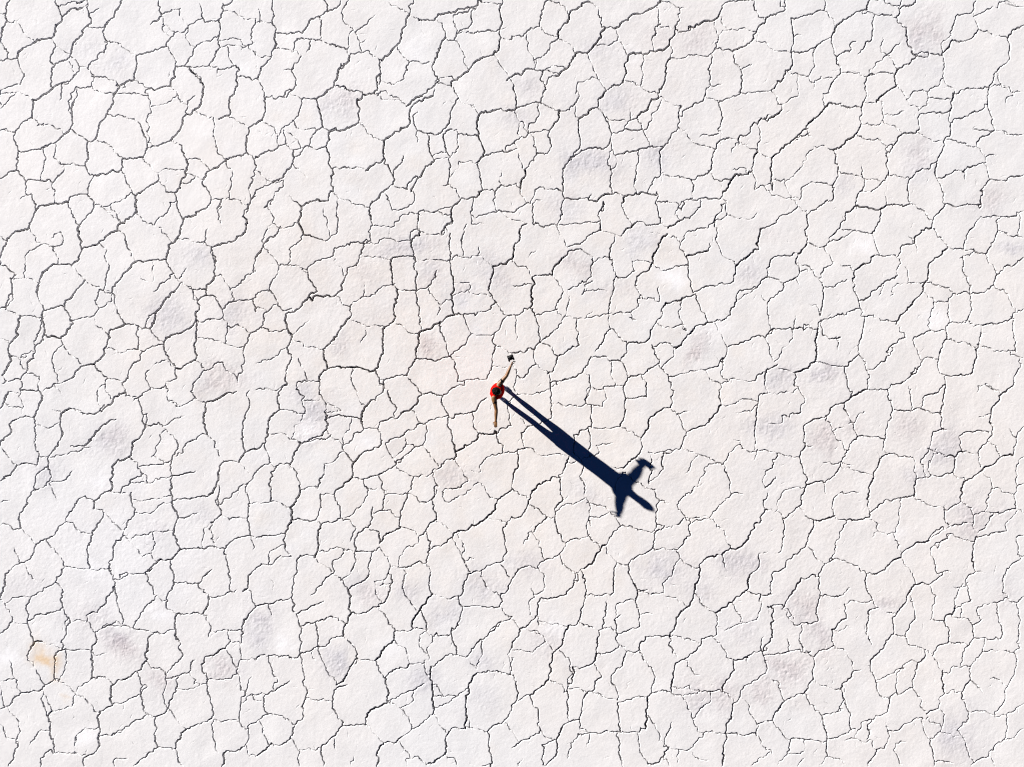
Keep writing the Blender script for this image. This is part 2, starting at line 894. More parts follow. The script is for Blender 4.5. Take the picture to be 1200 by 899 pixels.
2 773,980 793,973 833,980 848,983
1 653,963 700,970
1 630,1018 655,1016 698,1035
1 698,995 685,1025
2 703,1038 728,1035 763,1031
2 745,1023 723,1035
3 703,1040 690,1063 680,1090
2 680,1090 648,1093 635,1108 636,1145 635,1170
1 620,1043 635,1085
2 600,1108 615,1093
2 688,1098 703,1130 703,1150
3 703,1150 695,1173 680,1190
1 600,1178 635,1176 673,1190
1 705,1145 740,1140
2 760,1113 745,1145
1 770,1013 785,1030 803,1045
2 803,1043 810,1060 823,1078
1 820,1005 805,1025 803,1043
1 805,1060 785,1080
1 760,1088 773,1085
2 900,900 898,920 870,938
3 870,938 858,953 848,973 850,995
1 838,918 848,948
1 850,995 853,1005 885,1005
2 853,1008 828,1025 818,1040
2 910,915 920,945 923,970
2 970,900 988,923
3 988,925 980,943 960,963 940,970
2 940,973 920,978 890,990 885,1005 893,1020 890,1045
2 890,1046 865,1058 843,1068
3 843,1068 830,1083 825,1118
2 990,925 1015,923 1035,928
2 1090,903 1060,910 1040,925 1035,938
2 1035,938 1050,970 1050,1000
2 1143,935 1125,945 1113,965 1083,970 1050,975
2 1050,973 1020,985 993,995
2 993,995 958,1008 940,1023 905,1040
1 973,968 988,993
1 945,1023 953,1038 945,1055 930,1068
1 995,998 1000,1015 990,1043
1 955,1043 980,1048
3 1050,1000 1060,1030 1068,1060 1063,1075
1 903,1045 915,1065 925,1083
2 945,1073 925,1093 890,1110
2 888,1115 895,1145 903,1160
1 930,1095 970,1115
1 1000,1055 1008,1063 1023,1085
1 935,1085 960,1060 990,1045
3 1160,1010 1123,1016 1100,1043 1068,1060
2 1200,998 1170,1010
2 1165,1018 1170,1040 1178,1055
1 1108,973 1110,1000
1 1190,958 1193,985
1 1153,948 1150,960
2 1200,1061 1170,1063 1140,1073 1130,1085
1 1130,1088 1128,1105 1100,1103
2 1063,1078 1035,1088 1018,1100 1015,1115
1 1065,1080 1083,1100 1098,1123
2 1098,1125 1070,1145 1040,1153
1 1035,1153 1043,1175
1 1053,1178 1093,1158 1113,1135 1128,1133
1 1130,1135 1140,1155 1165,1170
2 1200,1148 1175,1165 1165,1180
3 1165,1180 1153,1205 1130,1223 1100,1238 1065,1255
1 1145,1215 1175,1220
2 1015,1115 1028,1140 1010,1170
1 1015,1108 970,1120
2 970,1120 965,1145
2 963,1150 948,1180 940,1210 940,1235
1 968,1160 980,1173
1 1010,1173 1000,1178
2 1013,1175 1020,1200 1023,1220
1 1025,1215 1048,1235 1060,1250
2 1023,1220 1000,1240 983,1255
2 1010,1170 1025,1150
2 825,1120 853,1123 890,1110
2 853,1125 863,1145
1 863,1148 890,1148
3 825,1120 805,1140 785,1158
1 753,1158 783,1158
2 750,1160 753,1190
2 785,1158 795,1185 798,1215
2 903,1160 895,1195
1 903,1160 958,1158
1 895,1198 875,1203
2 873,1188 873,1215 863,1235
1 895,1198 915,1195 933,1213
2 798,1215 770,1223 753,1230
3 753,1230 745,1260 743,1295 738,1305
1 800,1215 828,1205 855,1173
1 803,1215 825,1225 835,1240 820,1270
3 680,1190 685,1215 675,1235 668,1260 668,1285
2 685,1218 738,1220
1 668,1285 683,1305 658,1303
2 600,1263 633,1255
1 633,1255 660,1250
2 720,1300 695,1315 690,1350
1 633,1293 660,1278
1 738,1308 765,1330 778,1340
2 805,1298 780,1325 775,1348
1 748,1293 800,1285 830,1293
2 850,1240 835,1260 833,1290
1 863,1238 883,1245
1 855,1240 863,1240
3 938,1235 905,1253 890,1273
2 890,1250 890,1275
2 890,1283 870,1293 835,1295
2 835,1295 830,1325 823,1340
2 873,1293 868,1315 865,1348
1 890,1283 910,1305 915,1325
1 983,1258 980,1275
2 1000,1245 1010,1270 1003,1295 1000,1320
2 1060,1258 1040,1275 1010,1288
2 1000,1318 968,1323 945,1330
2 945,1328 915,1330 908,1348
1 945,1333 948,1350
1 1000,1320 1008,1348
1 953,1283 935,1315
1 1068,1273 1083,1305
1 1083,1268 1090,1285
2 1083,1308 1103,1340
1 1093,1315 1113,1308
2 1200,1210 1185,1235 1183,1260 1188,1295 1180,1315
2 1180,1315 1150,1325 1125,1340 1095,1345
1 1130,1340 1125,1350
2 1175,1320 1188,1345
2 600,1330 613,1320
1 613,1325 635,1325
1 940,1236 970,1245
1 635,1358 640,1383
2 690,1348 683,1398
2 683,1401 660,1406 635,1416 600,1418
1 630,1421 638,1446
2 685,1403 695,1438 705,1468
2 775,1348 755,1373 740,1388
1 740,1388 728,1396
2 790,1351 805,1368 815,1381
2 865,1348 850,1363 815,1383
3 818,1383 823,1398 823,1436
3 823,1436 808,1468 805,1493
2 823,1437 860,1436 878,1423
1 878,1363 905,1358 908,1348
1 880,1393 880,1368 915,1368
2 918,1348 915,1386 908,1401 888,1418
1 900,1361 905,1378
1 888,1418 888,1431
2 700,1438 730,1421
1 740,1418 760,1408
2 780,1448 745,1456 713,1468
2 705,1471 703,1533
2 740,1463 743,1483 750,1516
2 803,1491 775,1498 753,1518 703,1534
2 805,1493 833,1518 838,1543
1 750,1518 755,1548 770,1578 788,1603
1 733,1523 740,1548
2 600,1548 610,1536 645,1536 665,1537 703,1533
1 630,1541 638,1568 650,1593
1 653,1593 640,1611
2 680,1596 660,1608 623,1628 618,1636 620,1663 628,1676
1 600,1643 618,1643
2 703,1536 710,1568 720,1618
2 720,1626 713,1648 710,1683
2 628,1676 600,1693
1 630,1673 660,1678 685,1696
2 710,1686 693,1698 685,1723
2 685,1726 665,1743 635,1743
3 638,1743 600,1773
1 610,1693 623,1728 628,1743
2 690,1741 703,1761 698,1778 703,1798
1 703,1758 753,1756
3 835,1548 820,1568 805,1598 790,1608
3 815,1606 793,1611 783,1623 780,1646
1 723,1636 750,1641 778,1643
2 780,1646 788,1673 803,1698
1 838,1543 880,1548
2 838,1546 833,1558
1 945,1373 950,1396 973,1426
2 900,1438 920,1468 925,1479
2 1010,1348 1013,1393
3 1015,1394 985,1431 965,1468
1 1018,1394 1050,1406
2 1050,1404 1075,1397
2 1098,1348 1085,1373 1075,1398 1085,1421
2 1085,1423 1170,1424
1 1128,1351 1143,1378
2 1085,1423 1078,1448 1053,1488
2 988,1433 998,1456 1000,1478
2 928,1481 960,1479 970,1473
1 970,1473 1000,1479 1013,1491
3 925,1481 923,1501 900,1521 880,1546
2 1018,1493 1055,1491
1 1013,1493 1003,1533 1005,1548
2 1060,1473 1060,1498 1073,1536
1 1000,1481 985,1488 983,1513
1 880,1551 900,1588
2 960,1558 925,1571 905,1591
3 905,1593 910,1618 905,1651
3 905,1651 873,1663 858,1683
1 960,1556 995,1554
1 995,1548 995,1563 1003,1583
2 1070,1536 1040,1543 1010,1563
3 1010,1563 1008,1583 1013,1603
3 1013,1606 1013,1638 1015,1668
1 1013,1606 1025,1606
2 995,1603 970,1618 948,1626
1 945,1518 958,1548
1 1073,1536 1090,1541
2 1090,1541 1105,1521 1135,1498
2 1135,1498 1150,1481 1175,1456
1 1130,1503 1130,1538 1120,1568
1 1095,1543 1115,1568
2 1200,1446 1168,1461 1148,1483
2 1200,1358 1190,1386 1173,1398 1170,1423
1 1173,1423 1193,1446
2 1200,1583 1165,1573 1118,1578
3 1118,1579 1105,1598 1100,1616 1093,1648 1090,1703
2 1100,1613 1073,1633
1 1200,1516 1195,1583
1 1065,1631 1040,1633
1 1095,1678 1100,1706
2 1200,1663 1183,1688 1155,1703 1143,1716
1 1180,1691 1200,1713
2 1143,1718 1145,1748 1150,1798
1 1140,1716 1105,1707
2 1100,1707 1053,1714
3 1053,1716 1045,1733 1045,1753 1038,1773
3 1038,1773 1020,1783 1000,1793
1 1045,1771 1068,1781 1073,1796
2 1015,1668 993,1693 965,1711
2 960,1716 933,1736
1 910,1643 938,1658
1 943,1661 960,1693 965,1708
1 940,1663 963,1648
1 1020,1668 1028,1696 1045,1716
1 1020,1661 1043,1651
1 858,1683 858,1701 833,1703
2 830,1701 803,1702 785,1726 755,1748
2 753,1751 760,1796
1 783,1731 788,1758
1 860,1698 890,1733
2 900,1741 930,1736
3 900,1743 885,1773 883,1798
1 933,1738 960,1768
1 955,1796 955,1778 980,1773
1 830,1773 823,1793
2 1130,1796 1148,1791
1 910,1648 920,1638
2 1288,0 1270,25 1266,60 1245,65 1235,75
1 1295,4 1323,15
2 1235,75 1210,85 1200,85
1 1235,75 1240,100 1248,130 1253,148
1 1253,160 1256,140
3 1383,5 1365,8 1350,23 1334,35 1331,53 1315,68 1310,88
2 1400,18 1406,40 1411,63
2 1411,65 1440,66
3 1418,68 1410,85 1393,105 1379,123 1350,125 1340,145 1325,163 1303,178
2 1303,178 1283,198
3 1550,0 1530,20 1503,33 1485,34 1473,48 1443,66
1 1270,70 1290,83 1310,89
2 1310,89 1293,100 1288,118 1275,131
1 1310,89 1325,98 1345,120
3 1200,181 1223,176 1240,161
2 1240,161 1265,165 1278,163
1 1278,163 1295,154 1323,158
2 1275,168 1290,168 1308,173
2 1273,170 1278,200 1269,235
1 1278,198 1283,198
2 1200,193 1209,220 1208,255
2 1208,255 1235,245 1270,243
1 1270,243 1293,254 1313,259
2 1313,259 1336,258
1 1208,258 1218,285 1238,313
1 1213,313 1218,290
2 1200,336 1220,323 1238,313
2 1238,313 1239,295 1253,288 1263,273
3 1311,260 1308,283 1288,306
1 1240,313 1265,309 1288,306
2 1290,308 1293,345
1 1245,315 1258,353
1 1210,340 1223,380 1230,398
2 1283,360 1258,359 1245,378 1230,398
3 1230,399 1224,420 1221,443
1 1378,128 1390,155 1405,188 1420,210
1 1350,220 1355,193 1373,189 1403,183
2 1336,258 1348,243 1356,230
1 1348,245 1349,273 1358,276
3 1420,213 1408,230 1401,253 1381,258 1359,278
2 1359,278 1358,320 1361,340
2 1361,340 1345,360 1328,385 1320,420 1320,450
2 1333,378 1363,353 1390,348 1423,345 1433,320 1435,313
2 1401,253 1420,278 1428,300 1435,313
1 1423,275 1438,283 1465,280
1 1443,68 1450,83 1448,95 1425,108
3 1503,124 1485,123 1473,131 1465,150 1468,173 1460,193 1425,213
1 1460,105 1473,128
1 1465,190 1485,193 1503,203
3 1510,129 1530,120 1560,114 1570,103 1581,83 1584,69
2 1584,69 1620,69
2 1594,20 1593,48 1585,69
1 1540,20 1545,45 1550,65 1583,66
1 1540,15 1550,5 1593,18
2 1545,58 1536,63 1536,83 1528,94
1 1595,23 1606,20
3 1615,63 1650,50 1673,48 1685,38
2 1685,38 1693,15 1703,6 1750,0
1 1693,40 1693,55 1705,68
1 1675,48 1680,75 1683,98 1675,115
1 1685,93 1690,78 1715,68 1745,65
2 1768,0 1773,25 1778,40
3 1800,40 1793,55 1778,65 1768,90 1748,108 1718,120
2 1718,119 1675,116 1660,133
1 1570,105 1578,120 1573,134
2 1570,138 1605,136 1633,128 1660,133
3 1568,140 1561,165 1559,190 1545,218 1544,230
2 1670,130 1664,155 1663,190 1653,223
1 1663,198 1693,197
2 1653,225 1635,243 1610,255 1600,273
2 1718,123 1725,150 1738,168 1738,200 1730,223 1700,233 1688,243
1 1738,163 1763,150
1 1740,219 1770,215
1 1773,218 1800,214
1 1653,225 1683,240
2 1685,240 1693,265 1690,288 1683,303
1 1545,230 1568,240 1600,250
3 1543,230 1528,233 1523,245 1510,263 1493,276
1 1550,238 1540,260 1525,285 1515,303
1 1493,276 1475,283 1465,295
2 1593,255 1590,298 1573,318 1560,338 1546,356
2 1435,313 1465,303 1500,305
1 1493,280 1505,300 1515,320 1525,343
2 1446,363 1480,356 1495,353 1525,345 1553,343
2 1498,355 1495,385 1490,415
2 1546,356 1548,380 1549,405
1 1430,328 1435,350 1445,370 1440,395
2 1425,380 1433,400 1430,425 1435,448
1 1488,425 1493,450
1 1595,303 1615,323 1640,340 1663,345
1 1640,323 1680,315
1 1683,303 1688,333
2 1709,323 1680,345 1670,370 1669,395 1660,406
2 1660,406 1620,421
1 1620,421 1580,415 1550,408
2 1550,408 1530,425 1520,448
2 1620,421 1623,450
1 1660,400 1673,418
2 1688,425 1715,420 1723,408
1 1715,400 1748,395
3 1778,358 1768,373 1763,403 1725,410 1710,430 1702,448
2 1800,270 1775,290
2 1768,288 1760,308 1735,318 1733,333
1 1725,336 1750,340 1775,355
1 1723,338 1715,358
1 1778,335 1778,355
1 1778,358 1800,368
1 1763,403 1773,420 1770,435
1 1778,295 1783,330
2 1255,445 1268,439 1308,443 1320,450
1 1200,435 1210,430 1220,443
1 1478,253 1478,278
1 1770,445 1783,435 1800,433
1 1520,215 1540,218
1 1508,128 1505,160 1500,198
1 1220,455 1233,473
2 1200,495 1223,485 1238,475 1248,478
1 1248,478 1273,468
2 1250,480 1249,523
2 1320,450 1324,465
2 1325,464 1355,468 1380,465 1386,455
3 1380,469 1400,473 1418,456 1450,454
2 1323,468 1315,490 1315,510 1306,529
3 1235,525 1223,530 1208,570 1203,600
1 1200,515 1235,525
2 1253,528 1283,530 1306,530
1 1308,524 1335,525 1365,521
1 1368,525 1380,520 1405,519
2 1415,473 1405,510 1410,540
2 1418,480 1413,495
2 1409,540 1390,545 1373,563 1360,573 1333,579
1 1308,538 1320,555 1329,580
1 1410,540 1430,545 1443,550
3 1538,458 1520,454 1480,458 1465,460 1458,475
1 1458,478 1465,498 1475,515
2 1540,450 1540,480 1545,510 1550,523
1 1545,473 1585,475
1 1490,523 1525,528 1550,524
3 1490,523 1473,535 1458,553
2 1440,568 1429,600 1438,628
1 1550,524 1565,535
2 1695,450 1695,460 1685,468 1650,465 1620,466
2 1620,466 1603,471 1598,493
1 1598,473 1585,495 1590,510
3 1568,533 1585,523 1605,510
2 1605,510 1625,503 1643,483
1 1695,465 1705,498
2 1690,480 1688,498 1670,525 1660,535
2 1678,518 1703,503
2 1675,523 1683,545 1680,565
1 1713,505 1755,515
1 1760,515 1775,498
2 1660,535 1635,536 1613,543 1605,560 1595,570 1595,585
1 1565,550 1590,565
3 1564,548 1550,565 1545,580 1533,595 1530,615
1 1680,570 1693,598 1715,610
3 1800,533 1783,540 1778,558 1779,585
3 1779,585 1755,600 1738,610 1725,623
3 1608,600 1625,598 1660,588
1 1665,570 1660,588
2 1608,603 1613,630 1620,665 1625,685
2 1558,634 1580,628 1605,623
3 1528,618 1515,638 1495,648
2 1495,648 1493,678 1503,690
1 1533,615 1495,610
1 1480,605 1490,633
2 1333,588 1365,586
3 1333,590 1320,605 1305,620 1295,635 1295,645
2 1295,644 1270,646 1250,649
1 1200,605 1220,625 1233,625 1248,648
1 1238,605 1260,583
1 1200,670 1230,665
3 1249,650 1246,680 1243,720
1 1295,645 1308,660 1320,678
2 1320,678 1315,700 1303,718
2 1390,603 1385,625 1380,653
1 1385,623 1405,605 1425,603
1 1433,605 1425,603
2 1380,653 1365,658 1353,673 1331,678
1 1380,663 1365,690
1 1390,660 1370,670
1 1370,683 1390,680 1425,685
1 1333,680 1335,695 1330,720 1323,743
2 1445,645 1438,665 1440,675 1430,705 1428,725
2 1445,650 1470,648 1488,638
1 1490,650 1488,670
1 1503,690 1520,698 1545,708
2 1500,695 1493,720 1478,733
2 1628,685 1650,675 1680,671 1693,663 1718,658
3 1725,625 1723,660
3 1555,720 1573,710 1595,705 1620,695
2 1623,690 1635,705 1645,730 1658,750
2 1555,720 1553,740 1535,760 1525,780 1513,803
1 1598,708 1590,730 1600,760 1610,775
1 1548,763 1580,768
1 1600,755 1605,770
3 1663,756 1643,761 1625,775 1610,790 1590,813
2 1670,756 1693,753 1713,738 1723,710
2 1723,710 1735,680 1760,678
2 1775,675 1783,660 1800,650
1 1730,705 1750,690
1 1785,690 1800,710
2 1200,739 1218,738 1230,723 1243,723
2 1243,723 1253,740
2 1253,740 1263,770 1265,800
2 1255,740 1290,731 1306,725
1 1303,720 1308,735 1320,743
1 1320,745 1308,770 1295,778
2 1300,775 1285,790 1268,805
1 1323,743 1350,745
2 1351,745 1350,770 1358,808
1 1353,748 1390,743 1425,740
2 1428,735 1450,733 1478,730
1 1390,728 1375,740
1 1428,735 1430,770
1 1475,745 1490,750
2 1435,773 1418,790 1410,808 1395,825
1 1440,773 1450,790 1460,800 1470,803
1 1478,733 1483,750
2 1510,803 1475,803 1470,823 1455,845
2 1455,848 1430,848 1415,835
2 1413,835 1390,838 1375,858 1365,873
2 1528,810 1535,830 1545,855 1565,878
1 1528,808 1570,805
1 1580,815 1578,838
2 1358,810 1330,823 1308,835 1295,873
2 1308,835 1295,815 1270,805
2 1265,805 1253,820 1220,823 1200,828
1 1253,820 1255,850 1268,865 1283,870
2 1255,855 1233,878 1213,880
1 1283,870 1290,895
2 1290,895 1330,889 1365,875
1 1200,850 1213,880
2 1210,880 1208,900
2 1795,793 1765,790 1740,803 1705,815 1695,850
1 1678,760 1683,775 1695,795 1703,810
2 1693,840 1680,860
1 1680,860 1650,868 1625,870 1590,880
2 1590,878 1570,883
2 1568,880 1573,900
2 1543,853 1520,865 1505,878 1473,885
2 1455,848 1468,870 1473,885
2 1470,888 1468,900
1 1505,878 1518,895
1 1435,860 1438,890
1 1695,865 1690,880 1705,890
2 1800,873 1778,878 1770,893
1 1770,893 1725,890 1700,895
3 1800,865 1793,880 1793,895
1 1655,870 1665,890
1 1383,880 1385,900
1 1545,670 1545,708
1 1210,775 1211,800
2 1290,900 1293,940 1293,980
1 1235,925 1283,913
1 1293,908 1308,903
1 1200,935 1215,925 1205,900
1 1220,980 1230,993
1 1290,945 1335,949 1375,946 1388,950
2 1373,945 1375,915 1388,908 1415,911
1 1385,910 1375,945
1 1415,913 1463,904
1 1415,913 1420,938 1413,953 1388,950
2 1463,900 1468,935 1465,960
2 1470,963 1453,1000
2 1385,950 1385,975 1389,1000
1 1389,1003 1420,1003 1453,1000
1 1453,1000 1473,1011 1495,1023
2 1515,900 1516,930 1475,935
2 1575,900 1573,930 1573,955
1 1573,955 1595,983 1603,1005
1 1590,970 1615,963
3 1570,958 1545,965 1525,978 1520,1005 1503,1030
2 1503,1030 1506,1050 1493,1070
2 1693,900 1685,915 1688,950
3 1690,950 1683,965 1663,983
2 1663,990 1630,1005 1610,1013
2 1610,1013 1598,1045 1578,1058 1555,1063
1 1693,950 1713,948 1740,935
1 1725,969 1760,965 1773,950
2 1800,921 1778,930 1773,960 1770,1000 1771,1040
1 1720,1030 1735,1033 1740,1050
2 1733,1043 1710,1060 1698,1088
1 1740,1054 1800,1055
2 1385,1003 1360,1010 1345,1020
2 1345,1020 1343,1060
1 1343,1060 1360,1078 1393,1070
2 1380,1008 1383,1035 1380,1053
1 1233,1005 1265,995
2 1238,1003 1223,1015 1233,1050
1 1233,1050 1260,1065 1300,1065 1335,1070
2 1200,1061 1228,1053
2 1213,1060 1215,1090 1205,1125
1 1200,1125 1205,1150 1218,1160
1 1395,1045 1438,1038
1 1405,1060 1400,1045
2 1333,1073 1320,1105 1315,1145 1318,1165
3 1293,1118 1265,1135 1248,1155 1238,1180
1 1298,1118 1315,1119
1 1330,1085 1350,1083
1 1368,1098 1360,1120
1 1373,1140 1370,1165 1383,1185
3 1495,1068 1473,1083 1463,1098
1 1433,1093 1460,1098
1 1460,1108 1480,1120
1 1443,1155 1445,1130 1458,1115
1 1520,1060 1553,1059 1578,1058
1 1520,1060 1528,1078
2 1528,1085 1528,1110 1523,1133
2 1555,1063 1555,1100
1 1555,1100 1535,1120 1520,1135
1 1483,1128 1503,1133
1 1513,1145 1533,1146
2 1538,1148 1545,1173
1 1548,1176 1568,1179
2 1545,1175 1540,1230
1 1540,1230 1528,1250
2 1540,1230 1550,1233
1 1555,1233 1590,1230
2 1558,1235 1540,1245 1533,1283
1 1490,1240 1515,1245
2 1475,1233 1455,1234 1435,1255 1418,1275
1 1445,1215 1455,1233
1 1405,1215 1430,1200
2 1238,1180 1230,1200 1220,1213 1200,1213
1 1240,1183 1265,1195 1283,1210
1 1283,1215 1303,1213
2 1283,1213 1260,1233 1238,1250 1228,1275
1 1265,1268 1270,1295
2 1320,1168 1303,1203 1300,1225
1 1303,1200 1325,1183 1360,1175
2 1303,1225 1308,1248 1320,1270
1 1375,1180 1420,1188
2 1383,1185 1380,1220 1385,1233
2 1375,1240 1390,1268
2 1360,1265 1330,1270 1313,1295
2 1313,1300 1265,1320 1263,1333
2 1263,1333 1220,1333 1208,1348
1 1263,1333 1273,1345
1 1315,1305 1333,1333 1350,1343
3 1418,1280 1405,1295 1393,1315 1370,1333
1 1370,1333 1350,1345
1 1420,1280 1445,1320
2 1445,1320 1440,1350
1 1450,1320 1465,1325
2 1528,1285 1500,1300 1473,1325
2 1473,1325 1473,1345
1 1530,1285 1585,1288
1 1590,1183 1600,1203 1620,1225
2 1625,1148 1608,1158 1585,1185
1 1635,1140 1625,1150
1 1698,1088 1660,1088
1 1615,1058 1650,1070 1693,1088
2 1698,1093 1708,1120 1715,1155
1 1635,1070 1605,1110
2 1715,1160 1743,1159
2 1715,1160 1690,1183 1663,1213
1 1663,1213 1625,1215
1 1625,1228 1663,1215
2 1590,1230 1603,1215
1 1603,1215 1618,1216
2 1618,1215 1619,1255 1585,1290
1 1588,1290 1595,1310 1623,1330
1 1580,1328 1590,1315
3 1680,1300 1650,1313 1640,1323 1638,1348
1 1668,1215 1680,1235 1698,1245 1703,1270
3 1794,1195 1785,1220 1768,1230 1755,1263 1743,1278 1713,1285 1693,1300
1 1693,1303 1700,1325 1705,1340
2 1800,1156 1790,1173
1 1795,1105 1790,1135 1795,1145
1 1775,1065 1765,1085
1 1800,1293 1780,1295
2 1780,1300 1780,1320 1775,1335
1 1685,1300 1693,1300
1 1663,1088 1640,1140
1 1278,1348 1275,1383 1253,1393
1 1245,1378 1253,1401 1240,1413 1243,1441
2 1348,1348 1345,1368 1330,1386
2 1328,1394 1270,1402 1260,1413 1260,1441
2 1260,1443 1245,1456 1230,1471
3 1230,1473 1218,1476 1205,1503 1200,1521
1 1220,1476 1253,1478
1 1200,1453 1220,1473
1 1203,1543 1200,1573
1 1265,1486 1295,1523
1 1265,1456 1300,1461 1333,1466
1 1263,1448 1263,1466
2 1355,1348 1355,1363
2 1368,1348 1375,1383 1370,1408 1363,1428 1360,1453
1 1373,1393 1395,1398
2 1395,1398 1430,1396
2 1440,1348 1433,1396
2 1360,1453 1350,1466 1333,1468
3 1333,1468 1323,1488 1310,1518
2 1363,1461 1390,1471
2 1423,1418 1415,1448 1413,1473
2 1405,1478 1398,1523
1 1403,1478 1420,1473 1443,1478
1 1445,1416 1445,1448 1455,1441
2 1455,1443 1445,1481 1450,1508
1 1448,1416 1470,1407 1490,1409
3 1478,1348 1485,1368 1495,1388 1490,1408
2 1495,1384 1520,1382
2 1490,1411 1500,1448 1500,1468
2 1500,1471 1475,1478 1448,1486
2 1528,1393 1555,1388
1 1555,1388 1560,1363 1575,1351
1 1555,1391 1585,1401
1 1503,1441 1530,1439
3 1640,1348 1630,1378 1625,1403
3 1625,1404 1605,1428 1585,1458 1573,1493
1 1628,1391 1645,1416
1 1653,1423 1663,1431
3 1758,1348 1750,1383
3 1749,1386 1715,1413 1678,1437
2 1750,1384 1783,1393 1800,1396
2 1783,1396 1785,1423 1773,1453
2 1678,1437 1683,1463 1673,1493
1 1718,1416 1738,1451
1 1740,1461 1705,1476
1 1673,1493 1693,1518 1703,1541
2 1673,1494 1645,1498
2 1645,1498 1630,1528 1590,1553
1 1573,1493 1600,1497 1628,1503
2 1568,1496 1568,1513 1588,1541
2 1570,1494 1545,1491 1513,1493
3 1513,1493 1500,1513 1500,1523
2 1498,1521 1470,1528 1463,1543 1460,1561
2 1460,1561 1445,1568 1433,1586
2 1500,1523 1510,1548
1 1510,1548 1530,1568
2 1528,1571 1533,1598 1529,1623
1 1450,1511 1440,1526
2 1445,1521 1420,1531 1398,1532
3 1398,1533 1393,1551
2 1390,1553 1343,1564
3 1343,1564 1340,1603
1 1310,1521 1335,1546 1336,1568 1334,1608
1 1393,1553 1400,1573 1410,1583
1 1453,1508 1465,1523
2 1410,1586 1395,1598 1388,1621 1370,1636
2 1368,1636 1365,1668 1359,1688 1360,1708
3 1304,1524 1295,1533 1293,1568 1285,1593
3 1285,1593 1265,1613 1250,1628
1 1285,1598 1320,1608
1 1320,1611 1323,1623
2 1330,1611 1329,1648 1334,1688
1 1340,1616 1373,1621
1 1388,1621 1425,1638 1448,1641
2 1433,1586 1445,1618 1448,1643
2 1448,1648 1480,1641 1510,1633
2 1448,1648 1455,1708
3 1528,1626 1518,1643 1515,1678 1515,1703
2 1530,1626 1570,1622
1 1570,1622 1595,1629
3 1590,1553 1580,1573 1575,1618
1 1613,1556 1640,1583
1 1595,1613 1615,1607
1 1605,1628 1645,1623
2 1645,1622 1665,1621 1693,1624
1 1600,1633 1625,1683
2 1625,1686 1640,1663 1663,1648
1 1625,1688 1643,1718
3 1745,1542 1720,1547 1715,1578 1695,1618
2 1800,1521 1783,1526 1753,1538
1 1753,1538 1753,1558
2 1790,1493 1783,1518
3 1800,1508 1788,1528
2 1790,1528 1793,1548
1 1800,1568 1795,1578
2 1793,1581 1765,1598 1745,1608
2 1745,1608 1735,1633 1723,1648
1 1695,1621 1720,1648
3 1723,1648 1715,1683 1703,1703 1700,1718
1 1748,1643 1758,1673 1775,1698
1 1800,1691 1778,1696 1775,1723
2 1700,1719 1730,1722 1773,1726
1 1650,1718 1700,1719
3 1700,1721 1695,1748 1698,1773 1693,1796
2 1650,1718 1630,1743 1613,1759
1 1613,1759 1585,1756 1568,1753
1 1620,1763 1630,1776 1660,1783
2 1575,1693 1565,1718 1558,1738 1568,1753
3 1568,1753 1555,1776 1528,1793
1 1565,1783 1570,1796
1 1590,1768 1588,1788
2 1515,1706 1495,1717 1448,1713
2 1448,1713 1383,1718 1355,1721 1338,1743
1 1360,1711 1385,1721
1 1338,1743 1330,1778
2 1445,1716 1453,1758 1460,1798
1 1380,1721 1375,1751
2 1353,1688 1333,1693 1318,1706
3 1318,1706 1305,1733 1303,1773
2 1303,1773 1280,1796
2 1300,1734 1270,1746 1273,1793
2 1243,1628 1250,1653 1263,1668 1268,1711
2 1265,1713 1230,1733 1200,1753
1 1270,1716 1293,1731
2 1210,1598 1213,1638 1200,1661
1 1210,1648 1240,1631
1 1760,1796 1795,1773
1 1520,1678 1545,1736
1 1780,1728 1795,1753
1 1500,1753 1520,1791
1 1200,1523 1255,1523
1 1225,1778 1215,1796
2 1841,0 1840,25 1815,34 1800,41
1 1831,0 1830,15
2 1934,0 1934,25
2 1931,23 1895,34 1855,41
1 1934,25 1950,43 1958,65
2 1854,44 1860,75 1859,105 1853,163
1 1863,85 1880,83
3 2038,0 2033,23 2000,35 1975,50 1958,66 1950,89
2 1950,89 1918,104 1908,113
2 1908,113 1875,124 1825,120
1 1825,120 1800,106
3 1853,163 1823,190 1808,211
1 1853,175 1875,176 1895,181
1 1895,178 1909,150 1906,125 1916,105
1 1898,188 1903,193
1 1908,208 1910,190 1943,181
2 1951,90 1954,113 1963,135 1970,168
2 1963,135 1985,120 2008,98
2 2010,128 2028,108 2045,85
2 2053,36 2044,55 2046,83
2 2053,35 2085,36 2103,44
1 2023,33 2053,35
3 2148,0 2130,15 2109,21 2103,38
2 2113,0 2105,20
1 2040,3 2075,0
1 2103,40 2108,55
3 2124,65 2128,103 2143,129
2 2110,100 2095,113 2085,125
1 2070,88 2064,108 2078,128 2095,150
1 2038,165 2060,145
2 2160,121 2190,128 2209,131
3 2150,131 2135,148 2105,163 2100,173 2103,200 2073,220 2056,239
1 2150,131 2175,134
1 2020,178 2050,175 2070,170 2100,175
2 2050,175 2031,181 2028,210 2024,240 2018,253
1 1973,171 2015,171
2 1973,171 1955,188 1945,220
1 1931,240 1930,220 1945,216
1 2028,240 2055,239
2 2018,253 1993,253 1955,243
3 1955,243 1935,250 1918,273 1895,290 1889,303
3 1883,305 1863,325 1838,345 1810,370 1808,415 1813,445
2 1893,313 1875,318 1860,328
1 1893,298 1900,320
2 2023,253 2018,295 2005,315
3 2005,315 1983,330 1973,345 1953,351
1 1953,351 1923,343 1908,343 1890,365 1875,395 1840,428
2 1954,353 1963,385 1965,408
1 2068,239 2071,278 2065,290 2023,293
1 2070,283 2088,295 2105,305
1 2073,270 2100,270 2120,260
1 2103,200 2120,223 2130,245 2153,260
1 2125,235 2140,215 2155,213
